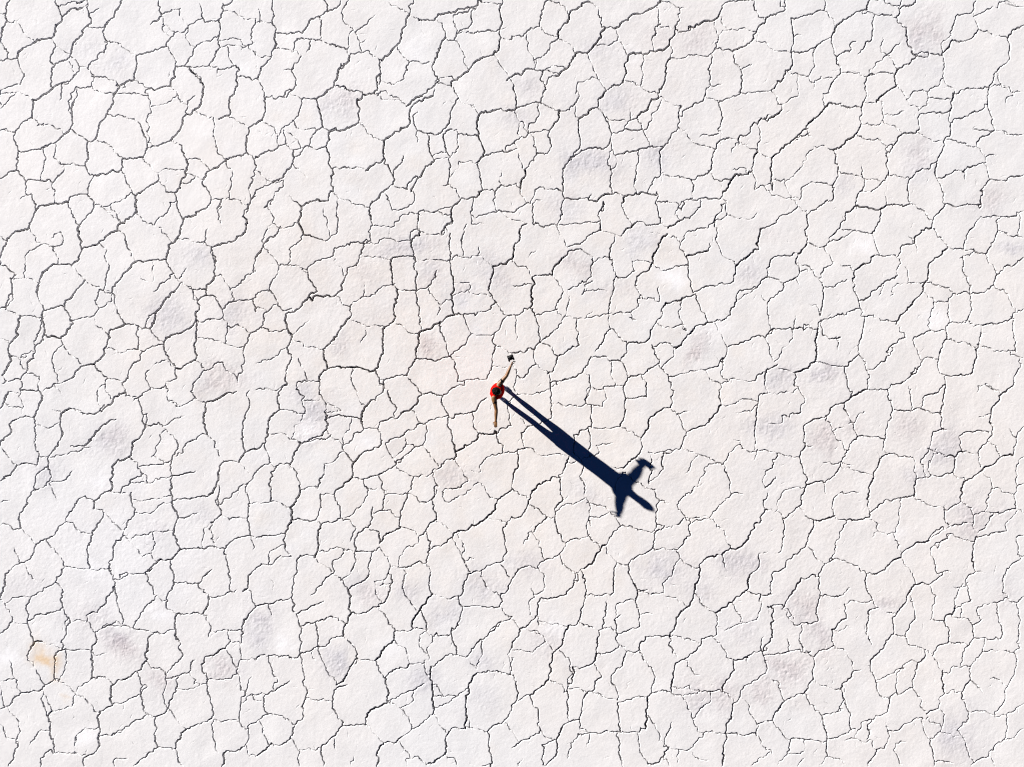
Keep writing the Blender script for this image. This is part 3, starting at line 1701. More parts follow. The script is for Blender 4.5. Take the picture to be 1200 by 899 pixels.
1 2213,183 2200,203 2175,215 2175,245 2155,260
2 2211,130 2214,155 2213,183
1 2213,183 2233,206
3 2233,94 2225,110 2210,124
1 2210,98 2230,83
2 2233,94 2255,98 2278,91 2293,70
2 2289,0 2278,30 2245,34 2235,60 2230,83
1 2278,30 2286,48 2295,65
1 2293,75 2320,78 2358,86
1 2308,28 2315,21 2340,19 2343,5 2355,3
3 2400,59 2380,70 2365,83
2 2365,83 2363,143 2358,150 2330,175 2320,205
1 2383,16 2400,16
2 2318,206 2280,208 2253,213
3 2253,210 2235,220 2230,238 2228,260
2 2226,260 2185,263 2155,268 2155,303
3 2155,305 2130,313 2115,314 2100,335 2086,358
1 2150,310 2175,325 2200,330
2 2228,300 2230,288 2270,273 2308,245
2 2230,290 2228,318 2213,330
3 2213,330 2210,350 2195,380 2193,400 2196,416
1 2220,328 2240,330 2280,345
1 2280,303 2328,308
2 2318,210 2316,245 2328,278 2330,305
2 2330,308 2305,320 2290,335 2288,345
1 2330,308 2355,308
1 2363,315 2400,315
1 2370,215 2400,215
1 2358,243 2375,225
1 2320,205 2340,200 2365,204
1 2340,173 2345,195
1 2293,348 2310,368 2318,415
1 2313,368 2338,365
2 2196,419 2225,408 2245,400
2 2256,403 2275,393 2299,384
2 2085,340 2075,350 2080,380 2084,410 2063,433
1 2084,413 2105,415 2130,416
2 2183,385 2178,398 2150,403 2134,420 2131,448
1 2196,419 2205,435 2208,448
1 1808,416 1838,420
2 1965,410 1955,430 1953,448
1 1970,403 1988,408 2025,418 2060,424
1 2025,420 2028,435
1 2063,433 2043,450
2 2298,448 2325,420 2355,423
2 2355,423 2373,413 2400,410
1 1880,440 1900,428 1940,431
1 2020,385 2025,415
1 1820,223 1824,245 1833,248
1 1870,210 1855,230 1835,243
2 1833,245 1830,260
3 1830,261 1815,273 1800,285
1 2033,328 2058,325
1 1808,213 1821,228
1 2263,410 2265,425
1 2228,318 2228,260
1 2228,233 2200,231
1 1810,445 1808,418
1 1840,428 1848,450
1 1810,458 1835,463 1875,468
1 1855,460 1870,485 1890,500
2 1870,485 1850,500 1823,515
2 1823,515 1800,530
3 1951,450 1951,473
2 1940,470 1920,485 1893,505
2 1893,505 1894,525 1888,545 1890,575
2 2015,450 2006,475
1 2075,450 2078,478
2 2130,450 2133,478
3 2135,479 2080,481 2065,490
2 2145,480 2163,493 2180,515
3 2063,489 2030,485 2000,490 1983,498
2 1983,498 1975,520 1965,538 1945,565 1933,578
2 1943,568 1975,556
1 1978,540 2005,540 2045,548
2 2065,493 2063,520 2045,548
1 2045,548 2053,575 2063,595
2 2210,450 2210,475
2 2295,480 2268,478 2253,483 2218,478
2 2215,480 2195,503 2185,525
3 2305,450 2298,470 2298,488
3 2183,535 2160,540 2146,555 2145,570
1 2130,553 2140,565
2 2145,568 2115,575 2108,595
1 2145,570 2148,595
1 2185,535 2220,573
3 2224,580 2200,603 2178,623
1 2224,580 2255,584 2285,585
1 2285,525 2300,508 2330,505
2 2288,523 2268,550 2260,580
2 2335,520 2338,545 2323,570 2310,595
1 2335,520 2350,508 2370,508
2 2370,508 2400,495
1 2340,540 2365,553 2400,558
1 2393,510 2390,530
2 2310,595 2295,595 2280,585
1 2250,605 2280,593
3 1890,575 1875,595
2 1870,595 1835,600 1808,608
2 1808,608 1800,640
2 1870,595 1865,615 1875,635
1 1893,570 1928,578
1 1933,580 1950,610
2 1954,615 1940,625 1920,653
1 1970,621 1993,623
2 1920,653 1930,673
1 1898,625 1910,645 1920,653
2 1865,650 1838,663 1835,680 1800,710
1 1800,650 1838,663
1 1865,650 1875,638 1898,636
1 1868,653 1873,668
2 1985,656 1965,664 1950,673
3 2050,599 2025,618 2003,636 1999,660
2 1999,660 2005,685 2013,705
1 2050,599 2095,598 2110,608
1 2110,608 2105,645
2 2103,648 2075,660 2055,680 2035,698 2013,706
1 2120,625 2128,640
1 2103,665 2088,695
1 2103,665 2135,663
1 2145,663 2200,668
3 2175,628 2170,660 2163,685 2140,710 2110,740 2099,760
1 2168,685 2188,700
2 2258,605 2263,645 2273,680
2 2400,603 2375,623 2355,625 2338,643 2330,668
1 2315,603 2330,625 2335,640
2 2330,668 2320,678 2290,688 2275,689
2 2273,690 2235,688 2223,705 2225,745
2 2275,690 2278,710 2268,750
1 2225,675 2235,688
1 2218,708 2190,708 2183,730 2175,750
1 2343,680 2365,695 2375,720
2 2400,724 2375,735 2363,753
2 2363,753 2330,760 2283,766
2 2373,745 2374,775 2378,810 2383,825
2 1933,675 1928,710 1923,740
2 2008,724 1970,738 1925,750
2 1925,750 1918,768
1 2013,705 2018,740
2 2028,740 2048,738
1 2050,745 2080,750 2100,753
1 1895,713 1913,715 1920,730
2 2028,745 2023,780 2015,805
2 1800,783 1815,770 1850,768 1890,770 1918,770
1 1800,720 1808,775
3 1918,773 1913,810 1913,840
2 1925,753 1928,778 1940,790 1970,791
1 1960,795 1963,820
1 2015,805 2015,830
2 2015,828 2000,843 1983,858
3 1913,845 1895,863 1865,873
2 1863,873 1863,895
2 1800,865 1820,858
1 1800,805 1805,830 1818,850 1835,865
1 1820,845 1833,818 1860,783
2 1983,860 1985,895
1 1915,848 1955,858 1980,858
2 2125,793 2100,805 2078,825
1 2095,820 2078,835
2 2078,838 2075,848 2050,865
1 2103,760 2120,790
2 2185,775 2160,784 2140,798
1 2185,775 2215,774
2 2225,760 2218,775 2220,795 2205,820
1 2225,755 2255,758
1 2230,795 2270,808
1 2140,798 2150,820 2163,843
1 2163,845 2188,840
3 2163,848 2140,878
2 2145,863 2120,895
1 2203,830 2198,850
2 2300,780 2290,818
3 2285,820 2278,875
1 2315,815 2360,825 2380,823
1 2370,833 2400,840
2 2390,850 2378,883 2378,898
2 2275,878 2245,881 2218,880
2 2218,880 2215,900
1 2203,875 2218,880
1 1905,770 1885,760
1 2030,850 2033,890
1 1865,740 1863,760
1 2073,660 2060,695
2 1988,900 1995,928
1 1800,923 1825,924 1863,915
1 1863,905 1888,938 1878,965
2 1840,973 1878,966
1 1833,975 1835,990 1800,995
3 2028,914 2000,928 1980,945 1950,955 1943,970
2 1943,973 1908,983 1893,993
1 2030,913 2060,915
2 2105,900 2080,913
2 2083,920 2090,958
2 2095,958 2088,983 2078,1008
1 2075,1008 2073,1045
2 2105,963 2145,959 2180,965 2208,971
1 2160,955 2168,928
2 2215,900 2200,920 2168,928
3 2218,905 2208,955 2205,975
2 2208,975 2208,1005
2 2218,1008 2188,1013 2183,1035 2158,1085
1 2073,1043 2080,1065
2 2070,1070 2100,1065 2140,1070
3 2070,1070 2050,1105 2038,1140 2033,1170
2 2033,1170 2039,1200
1 2130,905 2133,923
1 2290,920 2293,905 2310,900
3 2375,905 2348,925 2325,958 2320,990
1 2335,915 2348,925
1 2293,978 2323,970
2 2325,995 2315,1035 2293,1060
1 2293,1060 2295,1085
1 2315,1035 2335,1045
2 2400,1000 2383,1025 2378,1068
1 2365,1005 2380,1025
2 1890,993 1883,1035 1888,1045
1 1888,1045 1905,1045
3 1888,1048 1875,1070
2 1875,1073 1843,1069
1 1800,1058 1823,1063
2 1823,1063 1810,1098
2 1818,1118 1800,1140
2 1875,1073 1883,1105 1889,1130
1 1940,988 1955,1015 1975,1035 1980,1055
2 1980,948 1985,965 1990,975
1 1968,1003 1998,990
1 2030,965 2008,980 2000,995 2008,1018
2 2018,1021 2000,1033 1990,1055 1973,1080
2 2018,1023 2050,1024 2068,1029
2 1973,1080 1965,1103 1950,1120 1933,1133 1893,1136
1 1975,1083 2003,1089
1 2003,1103 2040,1113
1 1928,1085 1970,1085
3 1889,1138 1878,1165 1873,1185
2 1873,1185 1850,1205 1835,1215
1 1875,1190 1888,1210
1 1800,1196 1830,1203
1 1823,1175 1838,1150 1855,1145 1888,1145
2 1835,1215 1838,1260 1833,1283
1 1833,1283 1818,1298
1 1933,1135 1935,1158
3 1950,1213 1908,1220 1895,1250
2 1900,1253 1890,1273
2 1890,1273 1860,1300 1843,1315 1840,1330
1 1893,1275 1908,1300 1930,1320
1 1955,1165 1953,1200 1960,1215
1 1955,1170 1975,1153 2015,1155
2 1988,1220 1973,1245 1960,1270 1958,1295
1 1958,1295 1945,1315
1 1960,1215 1985,1220
3 1983,1223 2020,1218 2038,1213 2040,1203
2 2040,1205 2058,1190
1 2045,1220 2060,1245 2045,1260
2 2058,1190 2073,1175 2105,1168 2143,1164
3 2144,1163 2145,1130
1 2113,1183 2108,1215 2100,1245 2080,1253
1 2060,1245 2080,1253
1 2098,1260 2105,1285
2 2148,1130 2185,1115
1 2140,1075 2145,1125
1 2178,1080 2175,1100 2185,1115
1 2195,1050 2215,1070
2 2200,1118 2233,1110
3 2260,1060 2240,1073 2235,1105
2 2248,1023 2295,1009
2 2248,1023 2255,1055
1 2258,1060 2285,1063
2 2215,1070 2235,1069
1 2178,1053 2200,1060
1 2175,1100 2185,1075 2200,1065
3 2373,1068 2345,1073 2330,1088 2305,1100 2280,1120 2260,1130
1 2245,1120 2260,1120
3 2260,1130 2253,1150 2254,1175
2 2253,1175 2235,1185 2213,1195
1 2150,1173 2180,1185 2213,1189
2 2213,1195 2213,1215 2225,1235
1 2265,1183 2280,1205
1 2313,1118 2325,1145
2 2325,1145 2315,1170 2308,1200
1 2328,1145 2365,1155
1 2400,1070 2388,1080 2383,1135
2 2400,1133 2385,1140 2378,1165 2383,1190
2 2380,1195 2330,1203
2 2330,1203 2313,1230 2293,1250
1 2283,1225 2283,1210 2305,1200 2328,1203
1 2283,1225 2290,1250
1 2383,1200 2363,1220 2360,1245
2 2360,1245 2325,1250 2290,1258
3 2288,1260 2280,1300 2283,1330
2 2225,1233 2268,1225
1 2228,1235 2185,1260
2 2210,1235 2195,1243 2178,1268
3 2178,1268 2153,1271 2125,1288 2113,1300
3 2110,1308 2095,1313 2080,1328 2045,1348
2 2230,1250 2208,1268 2198,1285
2 2185,1283 2193,1335
1 2185,1283 2230,1253
1 2243,1260 2283,1270
1 2115,1308 2140,1345
1 2030,1343 2048,1343
2 2383,1260 2400,1255
2 2383,1260 2388,1295
2 2400,1303 2370,1325 2358,1345
2 1955,1313 1933,1325 1920,1348
1 1965,1310 1990,1320 2015,1333
2 1843,1330 1815,1340
1 2278,1345 2288,1340
1 2293,1340 2310,1343
1 2335,1325 2330,1348
1 2200,1345 2230,1340
1 2383,1195 2400,1203
2 1809,1348 1806,1383
2 1800,1396 1810,1394
2 1915,1353 1878,1356
3 1878,1356 1865,1381 1848,1403 1840,1423
1 1840,1423 1865,1453
2 1918,1348 1920,1373 1923,1396
2 1923,1397 1975,1396
1 1975,1396 1993,1378
2 2033,1348 2030,1378 2045,1403
1 2040,1348 2050,1348
3 1923,1397 1915,1423 1919,1453
2 1800,1423 1825,1418
3 1808,1423 1809,1468 1805,1506
1 1833,1428 1848,1448
1 1845,1498 1848,1518
2 1918,1456 1900,1463 1868,1467
2 1880,1468 1875,1493 1883,1523
1 1980,1418 2030,1413
2 1980,1416 1983,1448
3 1985,1453 1950,1476
2 1950,1476 1950,1503 1958,1518
1 1995,1473 1970,1478
1 1958,1521 1985,1528 2000,1553 2000,1568
2 1950,1516 1920,1526
2 1920,1526 1908,1541 1908,1588
2 1800,1536 1855,1526 1900,1528
1 1890,1526 1903,1538
3 1905,1593 1883,1626
2 1883,1628 1853,1636 1835,1648
3 1835,1648 1820,1668 1810,1688
2 1810,1688 1800,1689
1 1805,1588 1828,1603 1835,1638
1 1815,1691 1845,1733
1 1908,1596 1935,1608 1970,1618
1 1800,1758 1810,1768
1 1890,1628 1900,1653 1923,1673
1 1978,1608 1975,1648 1965,1668
3 2018,1571 2003,1573 1993,1591 1975,1603 1973,1616
2 1973,1616 1980,1638 1995,1673 1993,1703
2 1975,1663 1950,1672 1928,1678
3 1928,1678 1933,1703 1939,1728
2 1939,1731 1985,1719
1 1985,1719 2005,1708
2 1855,1731 1900,1733
1 1900,1733 1935,1738
2 1939,1733 1939,1773
2 1853,1736 1843,1771
2 1843,1773 1823,1793
1 1888,1753 1875,1768
2 1885,1778 1870,1796
1 1940,1773 1920,1793
1 1940,1773 1965,1778 1980,1793
2 2210,1348 2185,1366 2178,1371
3 2178,1371 2145,1371 2133,1388 2123,1413 2103,1438
1 2045,1403 2055,1426
1 2053,1426 2085,1436 2103,1438
2 2050,1427 2035,1433 2033,1473 2043,1511
2 2103,1438 2093,1453 2095,1486
3 2095,1487 2078,1501 2070,1521 2050,1538 2040,1561
1 2095,1488 2123,1493
2 2145,1453 2128,1478 2125,1493
1 2140,1413 2145,1443
1 2195,1398 2185,1431
1 2235,1376 2270,1366
2 2275,1348 2265,1358 2270,1383 2278,1408
1 2258,1368 2238,1403 2240,1421
3 2240,1421 2233,1443 2215,1456
2 2215,1456 2225,1503
1 2233,1446 2270,1451
1 2180,1453 2210,1458
1 2253,1423 2253,1443
1 2240,1428 2270,1411
1 2293,1443 2293,1423 2333,1413
2 2360,1402 2340,1411 2335,1426
1 2350,1363 2350,1386 2360,1402
1 2363,1402 2383,1413
2 2400,1398 2383,1413
2 2385,1423 2389,1463 2388,1498
2 2340,1428 2348,1468 2343,1498
1 2343,1501 2310,1496 2285,1496
2 2303,1451 2280,1466 2283,1496
2 2283,1496 2265,1518 2255,1543
2 2263,1509 2225,1506
3 2225,1506 2195,1523
2 2193,1526 2185,1536
1 2188,1538 2200,1563 2210,1573
1 2130,1511 2170,1523
3 2170,1538 2155,1553 2145,1571
1 2140,1548 2120,1558 2103,1578 2100,1613
1 2145,1573 2140,1613
2 2053,1596 2058,1623 2070,1636
1 2120,1568 2080,1583
2 2133,1613 2115,1626 2088,1633
3 2085,1636 2081,1668
1 2080,1671 2050,1683
2 2050,1686 2020,1701 2005,1721
2 2045,1691 2033,1701 2033,1733
1 2033,1733 2050,1753
1 2070,1688 2085,1723 2075,1748
2 2085,1713 2110,1709 2135,1693 2165,1686
1 2145,1621 2160,1638 2170,1666
1 2170,1668 2180,1693
2 2173,1673 2200,1661
1 2165,1711 2173,1726
3 2210,1573 2208,1593 2213,1621
1 2215,1578 2240,1563 2270,1563
1 2213,1628 2230,1618 2250,1623
1 2200,1661 2205,1633
1 2308,1508 2300,1528
2 2303,1531 2275,1563 2275,1593
3 2275,1596 2258,1618 2255,1638
2 2255,1638 2265,1658 2273,1671
1 2305,1528 2345,1524 2370,1531
1 2390,1518 2373,1531
1 2388,1503 2393,1521
2 2385,1548 2378,1583 2360,1613
1 2358,1613 2358,1631
2 2355,1636 2345,1658 2333,1668
1 2273,1668 2305,1668 2330,1678 2360,1676
2 2273,1671 2268,1691 2253,1703
1 2253,1703 2253,1721 2235,1729
2 2205,1716 2180,1733
2 2180,1733 2188,1763 2190,1796
1 2210,1668 2210,1703 2205,1716
2 2253,1723 2265,1748 2275,1776
1 2280,1598 2305,1626
1 2320,1593 2345,1596
1 2360,1678 2358,1718
1 2400,1708 2370,1733
1 2385,1658 2360,1676
2 2355,1733 2338,1743 2318,1773
2 2318,1773 2293,1781 2275,1793
1 2325,1778 2333,1796
1 2400,1648 2385,1658 2385,1673
3 2073,1756 2055,1757 2045,1778 2035,1796
1 2125,1738 2100,1743 2095,1758 2115,1793
1 2195,1786 2235,1788
1 1980,1736 1995,1731 2030,1741
"""
rng = np.random.default_rng(7)

def load_cracks():
    lines = []
    for ln in CRACKS.strip().split('\n'):
        p = ln.split()
        pts = np.array([[float(v) / 2 for v in q.split(',')] for q in p[1:]])
        if len(pts) > 1:
            lines.append([int(p[0]), pts, [False, False]])
    # join ends that meet: end to end, else end to the side of another crack
    ends = [(i, e) for i in range(len(lines)) for e in (0, -1)]
    E = np.array([lines[i][1][e] for i, e in ends])
    used = np.zeros(len(ends), bool)
    joined = np.zeros(len(ends), bool)
    for a in range(len(ends)):
        if used[a]: continue
        near = np.where((np.hypot(*(E - E[a]).T) < 3.0) & ~used)[0]
        near = [n for n in near if n == a or ends[n][0] != ends[a][0]]
        if len(near) > 1:
            c = E[near].mean(0)
            for n in near:
                used[n] = joined[n] = True
                i, e = ends[n]
                lines[i][1][e] = c
                lines[i][2][e] = True
    A = np.concatenate([l[1][:-1] for l in lines]); B = np.concatenate([l[1][1:] for l in lines])
    owner = np.concatenate([[i] * (len(l[1]) - 1) for i, l in enumerate(lines)])
    ext = []
    for n, (i, e) in enumerate(ends):
        if joined[n]: continue
        p = lines[i][1][e]
        d = B - A
        t = np.clip(((p - A) * d).sum(1) / np.maximum((d * d).sum(1), 1e-6), 0, 1)
        q = A + t[:, None] * d
        dist = np.hypot(*(q - p).T)
        dist[owner == i] = 99
        k = dist.argmin()
        if dist[k] < 5.5:
            ext.append((i, e, q[k]))          # run the crack on to the one it meets
            lines[i][2][e] = True
    # a crack that stops short of its neighbour reaches it as a hairline
    hair = []
    for n, (i, e) in enumerate(ends):
        if lines[i][2][e]: continue
        p = lines[i][1][e]; back = lines[i][1][1 if e == 0 else -2]
        hd = (p - back) / max(np.hypot(*(p - back)), 1e-6)
        d = B - A
        t = np.clip(((p - A) * d).sum(1) / np.maximum((d * d).sum(1), 1e-6), 0, 1)
        v = A + t[:, None] * d - p
        dist = np.hypot(*v.T)
        ok = (owner != i) & (dist < 19) & ((v @ hd) > 0.55 * dist)
        if ok.any() and rng.random() < 0.85:
            k = np.where(ok, dist, 99).argmin()
            mid = p + v[k] * .5 + rng.normal(0, .9, 2)
            hair.append([1, np.array([p, mid, p + v[k]]), [True, True]])
            lines[i][2][e] = True
    lines += hair
    for i, e, q in ext:
        p = lines[i][1]
        lines[i][1] = np.vstack([[q], p]) if e == 0 else np.vstack([p, [q]])
    return lines

def axis(lo, hi, g, inner_margin):
    """Even spacing g across the photographed ground, growing towards the horizon."""
    lo -= inner_margin; hi += inner_margin
    n = int(round((hi - lo) / g))
    mid = np.linspace(lo, hi, n + 1)
    out, s, x = [], g, 0.0
    while x < 5.0:
        s = min(s * 1.03, 0.07); x += s; out.append(x)
    while x < 900:
        s *= 1.3; x += s; out.append(x)
    out = np.array(out)
    return np.concatenate([lo - out[::-1], mid, hi + out])

def value_noise(X, Y, freq, seed, n=512):
    r = np.random.default_rng(seed)
    L = r.standard_normal((n, n)).astype(np.float32)
    x = X * freq + 200.3; y = Y * freq + 177.7
    x0 = np.floor(x).astype(np.int64); y0 = np.floor(y).astype(np.int64)
    fx = (x - x0).astype(np.float32); fy = (y - y0).astype(np.float32)
    fx = fx * fx * (3 - 2 * fx); fy = fy * fy * (3 - 2 * fy)
    if X.ndim == 2 and X.shape[0] == 1:            # separable grid: X (1,nx), Y (ny,1)
        x0 = x0 % n; x1 = (x0 + 1) % n; y0 = y0 % n; y1 = (y0 + 1) % n
        top = L[y0[:, 0]][:, x0[0]] * (1 - fx) + L[y0[:, 0]][:, x1[0]] * fx
        bot = L[y1[:, 0]][:, x0[0]] * (1 - fx) + L[y1[:, 0]][:, x1[0]] * fx
        return top * (1 - fy) + bot * fy
    x0 %= n; y0 %= n; x1 = (x0 + 1) % n; y1 = (y0 + 1) % n
    return (L[y0, x0] * (1 - fx) + L[y0, x1] * fx) * (1 - fy) + (L[y1, x0] * (1 - fx) + L[y1, x1] * fx) * fy

def jagged(pts, amp):
    """Midpoint-displace a course (photo pixels) into a crack's ragged line."""
    p = pts
    for it in range(4):
        d = np.diff(p, axis=0); L = np.hypot(*d.T)
        out = [p[0]]
        for k in range(len(d)):
            if L[k] > 2.4:
                nrm = np.array([-d[k][1], d[k][0]]) / L[k]
                a = min(amp * 0.13 * L[k], 1.3)
                out.append((p[k] + p[k + 1]) / 2 + nrm * rng.normal(0, a))
            out.append(p[k + 1])
        p = np.array(out)
    if len(p) > 2:
        p[1:-1] += rng.normal(0, 0.16, (len(p) - 2, 2))
    return p

GRID = 0.0115
hx, hy = 600 / S, 449.5 / S
xs = axis(-hx, hx, GRID, 0.25)
ys = axis(-hy, hy, GRID, 0.25)
nx, ny = len(xs), len(ys)
Xr = xs[None, :]; Yr = ys[:, None]
depth = np.zeros((ny, nx), np.float32)

HALF = {0: 0.0060, 1: 0.0064, 2: 0.0089, 3: 0.0130}          # half widths in metres
DEEP = {0: 0.014, 1: 0.045, 2: 0.080, 3: 0.135}

def carve(a, b, wa, wb, da, db):
    """Cut one straight piece of crack with sloping walls into the depth field."""
    pad = max(wa, wb) + 0.022
    i0, i1 = np.searchsorted(xs, (min(a[0], b[0]) - pad, max(a[0], b[0]) + pad))
    j0, j1 = np.searchsorted(ys, (min(a[1], b[1]) - pad, max(a[1], b[1]) + pad))
    if i1 <= i0 or j1 <= j0: return
    gx = xs[None, i0:i1] - a[0]; gy = ys[j0:j1, None] - a[1]
    dx, dy = b[0] - a[0], b[1] - a[1]
    t = np.clip((gx * dx + gy * dy) / max(dx * dx + dy * dy, 1e-9), 0, 1)
    d = np.sqrt((gx - t * dx) ** 2 + (gy - t * dy) ** 2)
    w = wa + (wb - wa) * t
    q = np.clip((w + 0.0045 - d) / 0.009, 0, 1)
    q = q * q * (3 - 2 * q)
    v = (da + (db - da) * t) * q
    sub = depth[j0:j1, i0:i1]
    np.maximum(sub, v, out=sub)

def carve_line(cls, pts, met):
    p = jagged(pts, 1.0)
    w = np.stack([(p[:, 0] - 600) / S, (449.5 - p[:, 1]) / S], 1)
    n = len(w)
    u = np.cumsum(np.concatenate([[0], np.hypot(*np.diff(p, axis=0).T)]))
    off = rng.uniform(0, 500)
    m = np.interp(u / 3.2 + off, np.arange(1400), LINE_NOISE[:1400])
    m2 = np.interp(u / 9.0 + off, np.arange(1400), LINE_NOISE[1400:2800])
    if cls == 0:
        f = np.clip(0.75 + 0.3 * m, 0.2, 1.2)
    elif cls == 1:
        f = np.clip(0.86 + 0.36 * m + 0.22 * m2, 0.10, 1.35)
    elif cls == 2:
        f = np.clip(0.92 + 0.30 * m + 0.20 * m2, 0.25, 1.45)
    else:
        f = np.clip(1.0 + 0.26 * m + 0.22 * m2, 0.5, 1.5)
    if not met[0]: f = f * np.clip(0.25 + u / 7.0, 0, 1)          # loose ends run out
    if not met[1]: f = f * np.clip(0.25 + (u[-1] - u) / 7.0, 0, 1)
    hw = HALF[cls] * np.clip(f, 0.35, 1.4); dp = DEEP[cls] * np.clip(f, 0, 1.3)
    for k in range(n - 1):
        carve(w[k], w[k + 1], hw[k], hw[k + 1], dp[k], dp[k + 1])

LINE_NOISE = rng.standard_normal(2800)
for cls, pts, met in load_cracks():
    carve_line(cls, pts, met)

# short hairline ticks in the crust, mostly running along the wider cracks' own direction
tick = np.random.default_rng(21)
for k in range(2400):
    x, y = tick.uniform(0, 1200), tick.uniform(0, 899)
    a = tick.choice([R(-52), R(-75), R(12), R(35)]) + tick.normal(0, .35)
    L = tick.uniform(2.5, 9.0)
    pts = [(x, y)]
    for q in range(2):
        a += tick.normal(0, .3)
        pts.append((pts[-1][0] + L * math.cos(a) / 2, pts[-1][1] + L * math.sin(a) / 2))
    carve_line(0, np.array(pts), [False, False])

# ground beyond the photograph's edge: the same kind of plates, from a jittered cell pattern
def beyond():
    cell = 0.98
    def block(js, is_):
        x = xs[is_][None, :] + 0 * ys[js][:, None]; y = ys[js][:, None] + 0 * x
        wx = x + 0.10 * value_noise(x, y, 2.1, 31) + 0.03 * value_noise(x, y, 9, 33)
        wy = y + 0.10 * value_noise(x, y, 2.1, 32) + 0.03 * value_noise(x, y, 9, 34)
        cx = np.floor(wx / cell).astype(int); cy = np.floor(wy / cell).astype(int)
        jit = np.random.default_rng(5).uniform(0.08, 0.92, (97, 97, 2))
        best = np.full(x.shape, 9.0); second = best.copy()
        b = np.zeros(x.shape + (2,)); s = b.copy()
        for oy in (-1, 0, 1):
            for ox in (-1, 0, 1):
                jj = jit[(cx + ox) % 97, (cy + oy) % 97]
                qx = (cx + ox + jj[..., 0]) * cell; qy = (cy + oy + jj[..., 1]) * cell
                d = np.hypot(qx - wx, qy - wy)
                m1 = d < best
                m2 = ~m1 & (d < second)
                second = np.where(m1, best, np.where(m2, d, second))
                s = np.where(m1[..., None], b, np.where(m2[..., None], np.stack([qx, qy], -1), s))
                best = np.where(m1, d, best)
                b = np.where(m1[..., None], np.stack([qx, qy], -1), b)
        edge = (second ** 2 - best ** 2) / (2 * np.maximum(np.hypot(b[..., 0] - s[..., 0], b[..., 1] - s[..., 1]), 1e-3))
        f = np.clip(0.85 + 0.35 * value_noise(x, y, 1.7, 35), 0.2, 1.4)
        w = 0.016 * f
        q = np.clip((w + 0.009 - edge) / 0.018, 0, 1)
        v = 0.04 * f * q * q * (3 - 2 * q)
        out = (np.abs(x) > hx + 0.03) | (np.abs(y) > hy + 0.03)
        v = np.where(out & (np.abs(x) < hx + 6) & (np.abs(y) < hy + 6), v, 0)
        sub = depth[js][:, is_]
        depth[js.start:js.stop, is_.start:is_.stop] = np.maximum(sub, v)
    ia = np.searchsorted(xs, (-hx - 6, -hx, hx, hx + 6)); ja = np.searchsorted(ys, (-hy - 6, -hy, hy, hy + 6))
    full = slice(int(ia[0]), int(ia[3]))
    block(slice(int(ja[0]), int(ja[1])), full)
    block(slice(int(ja[2]), int(ja[3])), full)
    mid = slice(int(ja[1]), int(ja[2]))
    block(mid, slice(int(ia[0]), int(ia[1])))
    block(mid, slice(int(ia[2]), int(ia[3])))
beyond()

# damp, dirty spots on the crust: photo pixel, radius along and across, tilt, strength
SPOTS = [(140,75,17,13,0,.5),(400,120,20,16,10,.85),(690,190,30,20,-20,.75),(725,122,22,18,0,.5),(480,290,38,11,5,.7),
 (505,318,17,17,0,.6),(582,322,20,24,10,.6),(505,405,11,15,0,.95),(818,408,11,22,-35,.95),(752,280,14,17,0,.55),
 (880,318,13,17,-20,.6),(1083,40,17,28,0,.85),(1075,182,14,24,-20,.65),(1186,290,16,8,0,.65),(260,445,20,18,0,.8),
 (368,490,18,24,-15,.8),(130,515,20,15,20,.85),(45,550,22,16,0,.4),(232,300,24,14,0,.5),(195,372,22,16,-10,.6),
 (278,365,24,18,0,.5),(968,437,18,12,0,.85),(915,440,22,16,0,.55),(965,510,16,18,0,.85),(1000,500,15,15,0,.4),
 (905,498,26,16,0,.6),(1063,500,14,20,0,.6),(1105,520,24,22,20,.65),(1135,603,22,20,0,.75),(780,668,26,18,10,.8),
 (870,658,24,18,10,.75),(940,708,20,22,0,.75),(958,744,17,17,0,.8),(1042,705,16,9,0,.75),(140,752,12,25,38,1.25),
 (302,735,15,22,0,.85),(255,782,18,14,0,.75),(187,798,14,14,0,.7),(397,770,14,18,0,.75),(520,722,16,16,0,.55),
 (428,695,18,14,0,.65),(922,784,24,17,0,.9),(832,820,30,20,10,.65),(895,812,13,16,20,.7),(1115,865,16,28,0,.75),
 (575,690,18,15,0,.6),(530,555,22,14,0,.6),(493,795,18,14,0,.6),(555,680,16,18,0,.5),(180,625,18,14,0,.55),
 (240,600,18,14,0,.4),(105,722,26,18,0,.45),(100,60,20,12,0,.3),(20,690,25,20,0,.3),(1130,870,26,22,0,.5),
 (480,690,18,14,0,.5),(565,775,12,12,0,.5),(350,460,18,14,0,.5),(405,400,14,18,0,.5),(660,240,22,16,0,.4),
 (770,180,20,16,0,.5),(815,45,22,18,0,.55),(770,40,18,16,0,.4),(620,100,16,16,0,.45),(700,60,20,14,0,.4),(610,140,20,12,0,.4),
 (990,215,14,10,0,.4),(1160,235,16,14,0,.55),(1150,240,12,9,0,.4),(900,270,16,12,0,.3),(680,310,22,12,-20,.55),(720,340,20,12,0,.4),
 (640,750,22,18,0,.35),(690,585,20,16,0,.3),(560,820,22,16,0,.3),(1070,560,16,12,0,.5),(1175,600,16,16,0,.3),
 (620,660,20,14,0,.5),(870,735,16,12,0,.4),(1180,690,16,16,0,.3),(820,690,18,14,0,.45),(540,345,14,12,0,.5),(430,320,20,14,0,.4)]
